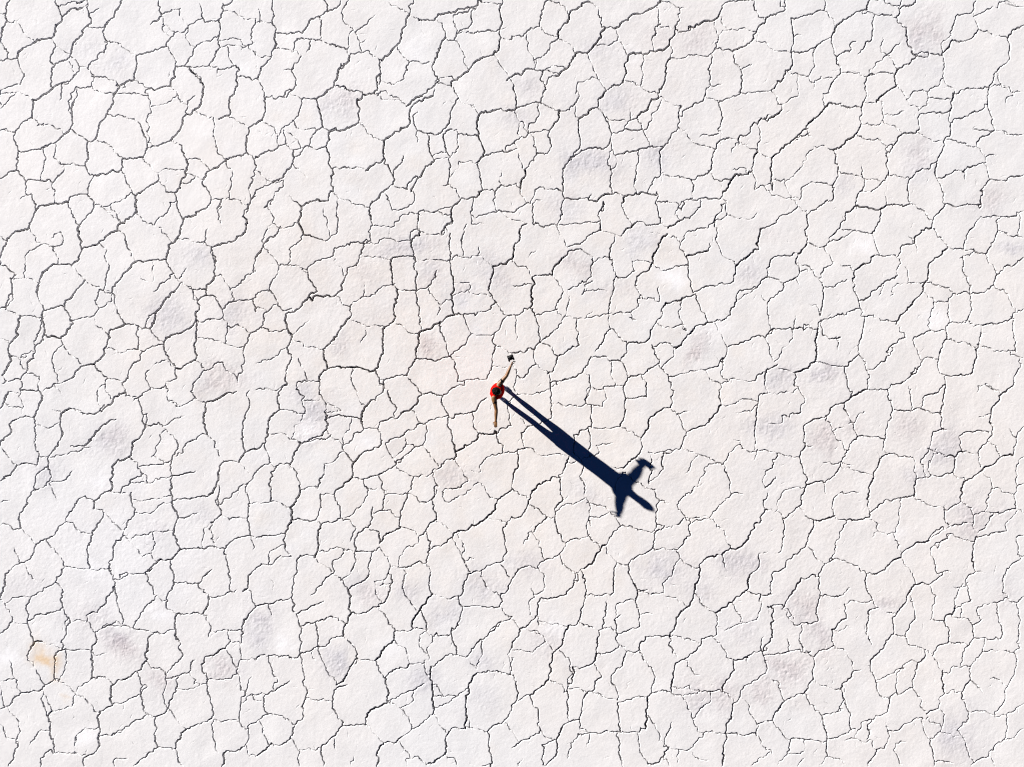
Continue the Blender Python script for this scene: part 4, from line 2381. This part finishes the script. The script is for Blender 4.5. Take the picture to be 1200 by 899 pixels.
PALE = [(790,325,16,10,0,1),(540,500,16,12,0,.4),(365,507,16,12,0,.9),(1012,287,14,12,0,1),(1098,372,14,14,0,.9),
 (845,385,14,10,0,.7),(485,63,20,16,0,.6),(115,570,16,12,0,.7),(110,670,20,14,0,.8),(190,720,16,12,0,.9),(335,755,14,12,0,.9),(650,735,14,10,0,.8),
 (420,520,18,10,0,.6),(460,760,14,12,0,.6),(1055,625,12,10,0,.6),(15,770,14,10,0,.9),(100,865,14,10,0,.8),(280,80,20,12,0,.6),(735,65,16,10,0,.5),(1075,200,18,14,0,.3),
 (365,600,16,12,0,.7),(130,640,150,95,0,.35),(110,160,190,150,20,.42),(330,120,140,110,0,.3),(30,30,50,40,0,.3)]
damp = np.zeros((ny, nx), np.float32); pale = np.zeros((ny, nx), np.float32); rust = np.zeros((ny, nx), np.float32)
def spot(field, px, py, ra, rb, ang, s):
    c = P(px, py); ra /= S; rb /= S; m = 2.4 * max(ra, rb)
    i0, i1 = np.searchsorted(xs, (c.x - m, c.x + m)); j0, j1 = np.searchsorted(ys, (c.y - m, c.y + m))
    gx = xs[None, i0:i1]; gy = ys[j0:j1, None]
    wx = gx - c.x + 0.55 * ra * 0.5 * value_noise(gx, gy, 2.6, 41) + 0.05 * value_noise(gx, gy, 9, 42)
    wy = gy - c.y + 0.55 * rb * 0.5 * value_noise(gx, gy, 2.6, 43) + 0.05 * value_noise(gx, gy, 9, 44)
    a = R(ang); u = (wx * math.cos(a) + wy * math.sin(a)) / ra; v = (-wx * math.sin(a) + wy * math.cos(a)) / rb
    sub = field[j0:j1, i0:i1]
    np.maximum(sub, s * np.exp(-1.1 * (u * u + v * v)), out=sub)
for sp in SPOTS: spot(damp, sp[0], sp[1], sp[2] * 1.12, sp[3] * 1.12, sp[4], sp[5] * 0.74)
for sp in ((430, 335, 150, 100, 0, .10), (960, 560, 200, 150, 0, .09), (170, 650, 170, 120, 0, .09), (760, 120, 160, 110, 0, .07), (900, 760, 160, 100, 0, .08)): spot(damp, *sp)
for sp in PALE: spot(pale, *sp)
spot(rust, 600, 440, 330, 260, 0, .12); spot(rust, 930, 480, 420, 420, 0, .055)
spot(rust, 53, 770, 11, 20, 32, 0.9); spot(rust, 78, 817, 5, 5, 0, .3); spot(rust, 66, 775, 7, 10, 20, .6)

# fine relief of the crust: grains, pits and low swells, rougher where it is damp
inside = ((np.abs(Xr) < hx + 6) & (np.abs(Yr) < hy + 6)).astype(np.float32)
relief = (0.0018 * value_noise(Xr, Yr, 2.3, 11) + (0.0004 + 0.0010 * damp) * value_noise(Xr, Yr, 7.7, 12)
          + (0.0003 + 0.0022 * damp) * value_noise(Xr, Yr, 17.0, 13) + (0.00022 + 0.0013 * damp) * value_noise(Xr, Yr, 36.0, 14))
z = (relief * inside - depth).astype(np.float32)

co = np.empty((ny, nx, 3), np.float32)
co[..., 0] = Xr; co[..., 1] = Yr; co[..., 2] = z
gme = bpy.data.meshes.new('ground')
gme.vertices.add(nx * ny)
gme.vertices.foreach_set('co', co.ravel())
nq = (nx - 1) * (ny - 1)
idx = np.arange(nx * ny, dtype=np.int32).reshape(ny, nx)
quads = np.stack([idx[:-1, :-1], idx[:-1, 1:], idx[1:, 1:], idx[1:, :-1]], -1).reshape(-1)
gme.loops.add(nq * 4)
gme.loops.foreach_set('vertex_index', quads)
gme.polygons.add(nq)
gme.polygons.foreach_set('loop_start', np.arange(0, nq * 4, 4, dtype=np.int32))
gme.polygons.foreach_set('use_smooth', np.ones(nq, bool))
gme.update(calc_edges=True)
for nm, arr in (('damp', damp), ('pale', pale), ('rust', rust)):
    at = gme.attributes.new(nm, 'FLOAT', 'POINT')
    at.data.foreach_set('value', arr.ravel())
ground = bpy.data.objects.new('ground', gme)
COL.objects.link(ground)
tag(ground, 'pale cracked mud flat of dry white polygonal plates', 'ground', kind='structure')

def ground_material():
    m = principled('cracked_salt_mud', (0.62, 0.6, 0.58), 0.95)
    t = m.node_tree; N = t.nodes; L = t.links
    b = N['Principled BSDF']
    b.inputs['Specular IOR Level'].default_value = 0.15
    tc = N.new('ShaderNodeTexCoord')
    def noise(scale, detail, rough=0.6):
        n = N.new('ShaderNodeTexNoise'); n.inputs['Scale'].default_value = scale
        n.inputs['Detail'].default_value = detail; n.inputs['Roughness'].default_value = rough
        L.new(tc.outputs['Object'], n.inputs['Vector']); return n
    def ramp(src, p0, c0, p1, c1):
        r = N.new('ShaderNodeValToRGB'); e = r.color_ramp.elements
        e[0].position = p0; e[0].color = (*c0, 1); e[1].position = p1; e[1].color = (*c1, 1)
        L.new(src, r.inputs['Fac']); return r.outputs['Color']
    def mix(fac, a, b_, mode='MIX'):
        x = N.new('ShaderNodeMix'); x.data_type = 'RGBA'; x.blend_type = mode
        if isinstance(fac, float): x.inputs['Factor'].default_value = fac
        else: L.new(fac, x.inputs['Factor'])
        L.new(a, x.inputs['A'])
        if isinstance(b_, tuple): x.inputs['B'].default_value = (*b_, 1)
        else: L.new(b_, x.inputs['B'])
        return x.outputs['Result']
    def attr(nm):
        a = N.new('ShaderNodeAttribute'); a.attribute_name = nm; return a.outputs['Fac']
    def math_(op, a, b_):
        x = N.new('ShaderNodeMath'); x.operation = op
        for k, v in enumerate((a, b_)):
            if isinstance(v, (int, float)): x.inputs[k].default_value = v
            else: L.new(v, x.inputs[k])
        x.use_clamp = True
        return x.outputs[0]
    big = noise(0.13, 2)
    col = ramp(big.outputs['Fac'], 0.36, (0.606, 0.602, 0.598), 0.64, (0.618, 0.599, 0.582))
    mid = noise(1.1, 4)
    col = mix(0.5, col, ramp(mid.outputs['Fac'], 0.3, (0.90, 0.90, 0.91), 0.7, (1.05, 1.05, 1.05)), 'MULTIPLY')
    fine = noise(34, 3, 0.75)
    g = ramp(fine.outputs['Fac'], 0.30, (0.86, 0.86, 0.87), 0.62, (1.0, 1.0, 1.0))
    col = mix(0.85, col, g, 'MULTIPLY')
    grit = noise(14, 5, 0.75)
    dm = math_('MULTIPLY', attr('damp'), math_('MULTIPLY', math_('SUBTRACT', grit.outputs['Fac'], 0.18), 4.0))
    hue = noise(0.35, 1)
    dcol = ramp(hue.outputs['Fac'], 0.45, (0.362, 0.356, 0.398), 0.62, (0.400, 0.360, 0.370))
    col = mix(dm, col, dcol)
    col = mix(math_('MULTIPLY', attr('pale'), 0.6), col, (0.70, 0.70, 0.715))
    rn = noise(6, 4, 0.7)
    col = mix(math_('MULTIPLY', attr('rust'), math_('MULTIPLY', rn.outputs['Fac'], 1.75)), col, (0.53, 0.36, 0.185))
    L.new(col, b.inputs['Base Color'])
    n1 = noise(75, 4, 0.8)
    bp = N.new('ShaderNodeBump'); bp.inputs['Strength'].default_value = 0.22; bp.inputs['Distance'].default_value = 0.008
    L.new(n1.outputs['Fac'], bp.inputs['Height'])
    L.new(bp.outputs['Normal'], b.inputs['Normal'])
    return m
gme.materials.append(ground_material())

# ------------------------------------------------------------------ the person
skin = principled('skin', (0.26, 0.112, 0.035), 0.55)
add_noise_colour(skin, (0.110, 0.046, 0.009), (0.138, 0.058, 0.012), 14, 0.05, 220)
hair_m = principled('dark_hair', (0.018, 0.013, 0.011), 0.5)
add_noise_colour(hair_m, (0.003, 0.0024, 0.002), (0.006, 0.0045, 0.0036), 40, 0.5, 160)
hair_m.node_tree.nodes['Principled BSDF'].inputs['Specular IOR Level'].default_value = 0.03
red_m = principled('red_cloth', (0.45, 0.005, 0.004), 0.9, **{'Specular IOR Level': 0.0})
add_noise_colour(red_m, (0.42, 0.004, 0.003), (0.48, 0.006, 0.004), 9, 0.35, 26)
dark_m = principled('black_cloth', (0.01, 0.01, 0.011), 0.9, **{'Specular IOR Level': 0.02})
add_noise_colour(dark_m, (0.004, 0.004, 0.0045), (0.007, 0.007, 0.0075), 9, 0.3, 26)
shorts_m = principled('charcoal_cloth', (0.035, 0.036, 0.042), 0.85)
add_noise_colour(shorts_m, (0.03, 0.031, 0.036), (0.042, 0.043, 0.05), 9, 0.35, 22)
shoe_m = principled('pale_shoe_fabric', (0.66, 0.64, 0.62), 0.8)
sole_m = principled('white_rubber', (0.7, 0.69, 0.66), 0.7)
lace_m = principled('lace', (0.75, 0.74, 0.72), 0.8)
eye_m = principled('eye_white', (0.75, 0.73, 0.7), 0.25)
iris_m = principled('iris', (0.03, 0.018, 0.01), 0.2)
plastic = principled('black_plastic', (0.006, 0.006, 0.0065), 0.55, **{'Specular IOR Level': 0.12})
screen_m = principled('screen_glass', (0.006, 0.006, 0.008), 0.08, **{'Specular IOR Level': 0.3})
metal_m = principled('stick_metal', (0.25, 0.25, 0.26), 0.35, Metallic=0.9)

FACE = R(-21)
F = Vector((math.cos(FACE), math.sin(FACE), 0))     # the way the person faces
Lt = Vector((-F.y, F.x, 0))                         # to the person's left
UP = Vector((0, 0, 1))

def frame(d, ref):
    d = d.normalized()
    a = ref - d * ref.dot(d)
    if a.length < 1e-4: a = Vector((1, 0, 0)) - d * d.x
    a.normalize()
    return a, d.cross(a)

def loft(bm, stations, n=20, ref=None, closed_ends=True):
    """Tapered tube: stations of (centre, radius along ref, radius across)."""
    rings = []
    for k, (c, ra, rb) in enumerate(stations):
        a0 = stations[max(k - 1, 0)][0]; a1 = stations[min(k + 1, len(stations) - 1)][0]
        u, v = frame(a1 - a0, ref or F)
        rings.append([bm.verts.new(c + u * ra * math.cos(2 * math.pi * i / n) + v * rb * math.sin(2 * math.pi * i / n)) for i in range(n)])
    for k in range(len(rings) - 1):
        for i in range(n):
            bm.faces.new((rings[k][i], rings[k][(i + 1) % n], rings[k + 1][(i + 1) % n], rings[k + 1][i]))
    if closed_ends:
        for ring, c, s in ((rings[0], stations[0], -1), (rings[-1], stations[-1], 1)):
            a = stations[0][0] - stations[1][0] if s < 0 else stations[-1][0] - stations[-2][0]
            tip = bm.verts.new(c[0] + a.normalized() * min(c[1], c[2]) * 0.55)
            for i in range(n):
                bm.faces.new((ring[i], ring[(i + 1) % n], tip) if s > 0 else (ring[(i + 1) % n], ring[i], tip))

def ball(bm, c, rx, ry, rz, n=16, ax=None):
    """Ellipsoid with axes front, left, up."""
    ax = ax or (F, Lt, UP)
    r = bmesh.ops.create_uvsphere(bm, u_segments=n * 2, v_segments=n, radius=1)
    for v in r['verts']:
        p = v.co.copy()
        v.co = c + ax[0] * p.x * rx + ax[1] * p.y * ry + ax[2] * p.z * rz

def spline(pts, per=6):
    """Catmull-Rom through (centre, ra, rb) stations."""
    out = []
    for k in range(len(pts) - 1):
        p0 = pts[max(k - 1, 0)]; p1 = pts[k]; p2 = pts[k + 1]; p3 = pts[min(k + 2, len(pts) - 1)]
        for s in range(per):
            t = s / per
            def cr(a, b, c, d):
                return 0.5 * ((2 * b) + (c - a) * t + (2 * a - 5 * b + 4 * c - d) * t * t + (3 * b - a - 3 * c + d) * t ** 3)
            out.append((cr(p0[0], p1[0], p2[0], p3[0]), max(cr(p0[1], p1[1], p2[1], p3[1]), .002), max(cr(p0[2], p1[2], p2[2], p3[2]), .002)))
    out.append(pts[-1])
    return out

def mesh_obj(name, bm, mat, parent=None, voxel=None, smooth_it=4, smooth_f=0.5):
    me = bpy.data.meshes.new(name)
    bmesh.ops.recalc_face_normals(bm, faces=bm.faces)
    bm.to_mesh(me); bm.free()
    o = bpy.data.objects.new(name, me)
    COL.objects.link(o)
    me.materials.append(mat)
    if voxel:
        r = o.modifiers.new('remesh', 'REMESH'); r.mode = 'VOXEL'; r.voxel_size = voxel; r.use_smooth_shade = True
        if smooth_it:
            s = o.modifiers.new('smooth', 'SMOOTH'); s.iterations = smooth_it; s.factor = smooth_f
        dg = bpy.context.evaluated_depsgraph_get()
        me2 = bpy.data.meshes.new_from_object(o.evaluated_get(dg))
        me2.name = name
        o.modifiers.clear()
        o.data = me2
        bpy.data.meshes.remove(me)
        me2.polygons.foreach_set('use_smooth', [True] * len(me2.polygons))
    else:
        for p in me.polygons: p.use_smooth = True
    if parent: o.parent = parent
    return o

G0 = Vector((-0.345, -0.18, 0))                     # ground point between the feet
def at(f, l, h): return G0 + F * f + Lt * l + UP * h

ank = {1: Vector((-0.300, -0.028, 0.085)), -1: Vector((-0.358, -0.300, 0.085))}
knee = {1: at(0.035, 0.118, 0.49), -1: at(0.02, -0.104, 0.49)}
hip = {1: at(0.0, 0.088, 0.90), -1: at(0.0, -0.088, 0.90)}
sho = {1: at(-0.01, 0.175, 1.415), -1: at(-0.01, -0.175, 1.405)}
elb = {1: P(593.5, 440.5, 1.43), -1: P(581.5, 480.5, 1.365)}
wri = {1: P(598.8, 428.5, 1.445), -1: P(581.0, 493.5, 1.360)}

def legs_to(bm, side, extra=0.0):
    a, k, h = ank[side], knee[side], hip[side]
    st = [(a + UP * -0.03, .036, .036), (a + UP * .03, .037, .036), (a.lerp(k, .28), .043, .041), (a.lerp(k, .62) - F * .012, .056, .054),
          (a.lerp(k, .86), .052, .050), (k, .054, .053), (k.lerp(h, .3), .063, .060), (k.lerp(h, .68), .080, .076), (h, .092, .086), (h + UP * .08, .085, .075)]
    loft(bm, spline(st), 20)

def torso_st(e=0.0):
    return [(at(0, 0, .86), .098 + e, .150 + e), (at(-.008, 0, .95), .110 + e, .168 + e), (at(0, 0, 1.06), .100 + e, .148 + e), (at(.008, 0, 1.18), .106 + e, .150 + e),
            (at(.012, 0, 1.29), .114 + e, .168 + e), (at(0, 0, 1.37), .104 + e, .176 + e), (at(-.008, 0, 1.425), .082 + e, .140 + e), (at(-.01, 0, 1.465), .062 + e, .075 + e)]

def arm_dir(s):
    u = (elb[s] - sho[s]).normalized(); f = (wri[s] - elb[s]).normalized()
    return u, f

def arm_st(s, e=0.0):
    S0 = sho[s]; inn = S0 - Lt * s * 0.06 + UP * 0.0
    return [(inn, .062 + e, .058 + e), (S0, .059 + e, .058 + e), (S0.lerp(elb[s], .35), .056 + e, .048 + e), (S0.lerp(elb[s], .75), .050 + e, .040 + e),
            (elb[s], .047 + e, .037 + e), (elb[s].lerp(wri[s], .3), .046 + e, .037 + e), (elb[s].lerp(wri[s], .75), .036 + e, .028 + e), (wri[s], .028 + e, .022 + e)]

bm = bmesh.new()
loft(bm, spline(torso_st()), 28)
for s in (1, -1):
    legs_to(bm, s)
    loft(bm, spline(arm_st(s, .004)), 18, UP)
    # ankle and bare foot inside the shoe
    a = ank[s]
    fd = Vector((math.cos(R(-27 if s > 0 else -33)), math.sin(R(-27 if s > 0 else -33)), 0))
    loft(bm, [(a - fd * .05 - UP * .035, .03, .03), (a + fd * .03 - UP * .04, .03, .035), (a + fd * .12 - UP * .058, .018, .036), (a + fd * .17 - UP * .062, .014, .03)], 14, UP)
# neck and head
HC = at(0.005, 0, 1.605)                              # head centre, looking along F with the chin slightly down
loft(bm, spline([(at(-.015, 0, 1.42), .062, .068), (at(-.008, 0, 1.48), .055, .056), (at(.0, 0, 1.55), .054, .054)]), 18)
ball(bm, HC + UP * .022 - F * .008, .094, .074, .090)           # cranium
ball(bm, HC + F * .022 - UP * .048, .066, .058, .066)           # face and jaw
ball(bm, HC + F * .060 - UP * .092, .026, .030, .020)           # chin
ball(bm, HC + F * .072 + UP * .022, .020, .052, .014)           # brow
for s in (1, -1):
    ball(bm, HC + F * .058 + Lt * s * .036 - UP * .022, .026, .022, .018)     # cheek
    ball(bm, HC - F * .008 + Lt * s * .077 - UP * .008, .019, .009, .030)     # ear
loft(bm, [(HC + F * .084 + UP * .012, .008, .008), (HC + F * .098 - UP * .014, .011, .010), (HC + F * .104 - UP * .028, .013, .015)], 10, Lt)   # nose
for dz in (-.054, -.066):
    ball(bm, HC + F * .083 + UP * dz, .010, .023, .006)                        # lips

def hand(bm, s, thumb_side, curl, spread, palm_n):
    """Palm, four fingers of unequal length and a thumb that leaves the palm's side."""
    _, d = arm_dir(s)
    n = (palm_n - d * palm_n.dot(d)).normalized()    # out of the palm
    side = d.cross(n) * thumb_side                   # towards the thumb
    w = wri[s]
    loft(bm, spline([(w - d * .01, .020, .027), (w + d * .02, .017, .034), (w + d * .055, .015, .041), (w + d * .088, .013, .040)]), 16, n)
    tips = []
    for k, (off, ln) in enumerate(((.030, .072), (.010, .080), (-.010, .074), (-.029, .058))):
        p = w + d * (.086 - abs(off - .005) * .12) + side * off
        dd = (d + side * off * spread).normalized()
        ch = [(p - dd * .02, .0095, .0095), (p, .0095, .0095)]
        ang = 0.0
        for seg, fr in ((.46, curl * .8), (.30, curl), (.24, curl * .7)):
            ang += fr
            p = p + (dd * math.cos(ang) + n * math.sin(ang)) * ln * seg
            ch.append((p, .0088 - .001 * len(ch) * .3, .0088 - .001 * len(ch) * .3))
        loft(bm, ch, 10, side)
        tips.append(p)
    p = w + d * .022 + side * .030
    td = (d * .55 + side * .75 + n * .25).normalized()
    p2 = p + td * .042; td2 = (d * .85 + side * .25 + n * .5).normalized()
    p3 = p2 + td2 * .032; p4 = p3 + (d * .9 + n * .5).normalized() * .024
    loft(bm, [(p - td * .02, .014, .014), (p, .0135, .0135), (p2, .0105, .0105), (p3, .0098, .0098), (p4, .008, .008)], 10, n)
    return w, d, n, side, tips

hl = hand(bm, 1, 1, 0.62, 1.5, F * 1.0 + UP * 0.15)     # left hand closes round the controller's grip
hr = hand(bm, -1, -1, 0.22, 2.0, -UP + F * 0.3)         # right hand relaxed, palm down
person = mesh_obj('person', bm, skin, None, voxel=0.0045, smooth_it=5)
tag(person, 'person in red top with dark hair standing with both arms stretched out', 'person')

# eyes
for s in (1, -1):
    bm = bmesh.new(); ball(bm, HC + F * .076 + Lt * s * .031 + UP * .004, .0125, .0125, .0125, 10)
    e = mesh_obj('eye', bm, eye_m, person)
    bm = bmesh.new(); ball(bm, HC + F * .0845 + Lt * s * .031 + UP * .004, .0055, .0062, .0062, 8)
    mesh_obj('iris', bm, iris_m, e)
# hair: cap over the crown and the back of the head, short strands breaking its outline
bm = bmesh.new()
ball(bm, HC + UP * .030 - F * .016, .106, .092, .094)
ball(bm, HC - UP * .03 - F * .050, .060, .084, .085)
ball(bm, HC - UP * .095 - F * .040, .056, .090, .085)
rr = random.Random(3)
for k in range(150):
    u = rr.uniform(0, 2 * math.pi); v = rr.uniform(0.05, 1.35)
    nrm = F * math.sin(v) * math.cos(u) * .102 + Lt * math.sin(v) * math.sin(u) * .083 + UP * math.cos(v) * .092
    if nrm.dot(F) > .07: continue
    c = HC + UP * .032 - F * .014 + nrm * .97
    tn = (nrm.normalized() * .35 - UP * .5 - F * .3 + Vector((rr.gauss(0, .4), rr.gauss(0, .4), rr.gauss(0, .3)))).normalized()
    loft(bm, [(c, .010, .010), (c + tn * .016, .008, .008), (c + tn * .032, .004, .004)], 6, Lt)
# keep the face clear
for v in bm.verts:
    q = v.co - HC
    if q.dot(F) > .050 and q.dot(UP) < .055: v.co -= F * (q.dot(F) - .050)
mesh_obj('hair', bm, hair_m, person, voxel=0.005, smooth_it=2)

# red top: body of the shirt, with loose folds; dark short sleeves are sewn to it
bm = bmesh.new()
st = [(at(-.004, 0, .69), .166, .208), (at(-.004, 0, .78), .165, .206), (at(-.005, 0, .90), .158, .200), (at(.0, 0, 1.04), .154, .194), (at(.002, 0, 1.16), .156, .196),
      (at(.004, 0, 1.28), .160, .202), (at(-.004, 0, 1.36), .157, .206), (at(-.010, 0, 1.42), .132, .198), (at(-.014, 0, 1.465), .092, .130), (at(-.012, 0, 1.490), .068, .074)]
loft(bm, spline(st), 36)
for v in bm.verts:
    q = v.co - at(0, 0, 0); a = math.atan2(q.dot(Lt), q.dot(F)); h = q.z
    fold = math.sin(a * 7 + h * 9) * .5 + math.sin(a * 11 - h * 17 + 1) * .35 + math.sin(a * 3 + h * 31) * .3
    k = .007 if h < 1.38 else .003
    rad = Vector((q.x, q.y, 0))
    if rad.length > .02: v.co += rad.normalized() * fold * k
shirt = mesh_obj('shirt', bm, red_m, person, voxel=0.006, smooth_it=3)
for s in (1, -1):
    bm = bmesh.new()
    u, _ = arm_dir(s)
    a = sho[s]
    st = [(a - Lt * s * .03 - UP * .035, .092, .074), (a + u * .03 - UP * .024, .086, .066), (a + u * .07 - UP * .018, .080, .058), (a + u * .13 - UP * .010, .071, .053)]
    loft(bm, spline(st), 22, UP)
    slv = mesh_obj('sleeve', bm, dark_m, shirt, voxel=0.005, smooth_it=2)
# collar ring
bm = bmesh.new()
for i in range(28):
    a0 = 2 * math.pi * i / 28; a1 = 2 * math.pi * (i + 1) / 28
    f0 = at(-.010 + .064 * math.cos(a0), .068 * math.sin(a0), 1.492 - .012 * math.cos(a0))
    f1 = at(-.010 + .064 * math.cos(a1), .068 * math.sin(a1), 1.492 - .012 * math.cos(a1))
    loft(bm, [(f0, .009, .009), (f1, .009, .009)], 8, UP)
mesh_obj('collar', bm, red_m, shirt, voxel=0.004, smooth_it=2)
# loose dark trousers
bm = bmesh.new()
loft(bm, spline([(at(0, 0, .76), .125, .172), (at(0, 0, .86), .128, .178), (at(0, 0, .98), .118, .165)]), 30)
for s in (1, -1):
    a, k, h = ank[s], knee[s], hip[s]
    st = [(a + UP * .02, .050, .048), (a.lerp(k, .35), .057, .055), (a.lerp(k, .75), .069, .067), (k.lerp(h, .12), .080, .080), (k.lerp(h, .4), .098, .100), (k.lerp(h, .7), .108, .102), (h - UP * .02, .112, .098)]
    loft(bm, spline(st), 24)
for v in bm.verts:
    q = v.co - at(0, 0, 0)
    v.co += (F * math.sin(q.z * 24 + q.dot(Lt) * 40) + Lt * math.sin(q.z * 19 + q.dot(F) * 46)) * .005
trousers = mesh_obj('trousers', bm, shorts_m, person, voxel=0.006, smooth_it=3)
# shoes
for s in (1, -1):
    a = ank[s]; d = Vector((math.cos(R(-27)), math.sin(R(-27)), 0)) if s > 0 else Vector((math.cos(R(-33)), math.sin(R(-33)), 0))
    g = Vector((a.x, a.y, 0))
    bm = bmesh.new()
    st = [(g - d * .075 + UP * .062, .044, .032), (g - d * .03 + UP * .066, .050, .038), (g + d * .04 + UP * .055, .042, .042), (g + d * .11 + UP * .044, .032, .049), (g + d * .165 + UP * .040, .026, .046), (g + d * .195 + UP * .036, .018, .032)]
    loft(bm, spline(st), 20, UP)
    loft(bm, spline([(g - d * .01 + UP * .06, .052, .044), (g - d * .012 + UP * .10, .050, .043), (g - d * .014 + UP * .118, .048, .042)]), 18, d)
    shoe = mesh_obj('shoe', bm, shoe_m, person, voxel=0.004, smooth_it=3)
    bm = bmesh.new()
    prof = [(-.088, .026), (-.06, .037), (0, .040), (.06, .047), (.12, .053), (.17, .049), (.20, .030), (.208, .008)]
    lat = d.cross(UP)
    lower, upper = [], []
    outline = [g + d * x - lat * w for x, w in prof] + [g + d * x + lat * w for x, w in reversed(prof)]
    lower = [bm.verts.new(p + UP * .002) for p in outline]; upper = [bm.verts.new(p + UP * .026) for p in outline]
    bm.faces.new(lower[::-1]); bm.faces.new(upper)
    for i in range(len(outline)):
        j = (i + 1) % len(outline); bm.faces.new((lower[i], lower[j], upper[j], upper[i]))
    bmesh.ops.bevel(bm, geom=[e for e in bm.edges if abs(e.verts[0].co.z - e.verts[1].co.z) < .001], offset=.004, segments=2, affect='EDGES')
    mesh_obj('sole', bm, sole_m, shoe)
    bm = bmesh.new()
    for x in (.045, .065, .085, .105):
        c = g + d * x + UP * (.100 - (x - .045) * .38)
        loft(bm, [(c - lat * .024 - UP * .008, .0035, .0035), (c, .0035, .0035), (c + lat * .024 - UP * .008, .0035, .0035)], 8, UP)
    mesh_obj('laces', bm, lace_m, shoe)

# ------------------------------------------------------------------ the handheld controller
w, d, n, side, tips = hl
C = P(598.4, 419.2, 1.49)
tips_c = sum(tips, Vector()) / 4
dev = bpy.data.objects.new('remote_controller', None)
COL.objects.link(dev)
dev.location = C
dev.empty_display_size = .05
tag(dev, "small black handheld remote controller gripped in the person's raised left hand", 'remote controller')
fwd = (Vector((0.94, 0.34, 0))).normalized()         # across the body of the controller
out = Vector((-fwd.y, fwd.x, 0))
def dv(a, b, c): return fwd * a + out * b + UP * c   # local to the Empty
def box(bm, c, sx, sy, sz, tilt=0.0, bev=.006):
    r = bmesh.ops.create_cube(bm, size=1)
    vs = r['verts']
    for v in vs:
        p = Vector((v.co.x * sx, v.co.y * sy, v.co.z * sz))
        p = Matrix.Rotation(tilt, 3, 'X') @ p
        v.co = c + fwd * p.x + out * p.y + UP * p.z
    es = list({e for v in vs for e in v.link_edges})
    bmesh.ops.bevel(bm, geom=es, offset=bev, segments=3, affect='EDGES')
bm = bmesh.new()
box(bm, dv(0, -.002, -.014), .142, .106, .066, .25, .016)
for s in (1, -1):
    loft(bm, spline([(dv(s * .050, -.02, -.01), .022, .024), (dv(s * .056, -.052, -.035), .021, .022), (dv(s * .054, -.066, -.088), .018, .019)]), 14, fwd)
body = mesh_obj('housing', bm, plastic, dev, voxel=.003, smooth_it=2)
bm = bmesh.new()
box(bm, dv(0, .030, .056), .146, .016, .100, .48, .004)
ph = mesh_obj('phone', bm, plastic, dev)
bm = bmesh.new()
box(bm, dv(0, .0225, .0521), .134, .003, .088, .48, .001)
mesh_obj('screen', bm, screen_m, ph)
for s in (1, -1):
    bm = bmesh.new()
    c = dv(s * .034, -.012, .012)
    loft(bm, [(c, .010, .010), (c + UP * .004, .010, .010)], 14, fwd)
    loft(bm, [(c, .003, .003), (c + UP * .014, .003, .003), (c + UP * .016, .006, .006), (c + UP * .020, .006, .006)], 12, fwd)
    mesh_obj('control_stick', bm, metal_m, dev)
    bm = bmesh.new()
    a = dv(s * .044, .040, .0)
    loft(bm, [(a, .007, .005), (a + dv(s * .0, .014, .036), .008, .005), (a + dv(s * .002, .022, .070), .008, .005)], 12, fwd)
    mesh_obj('antenna', bm, plastic, dev)
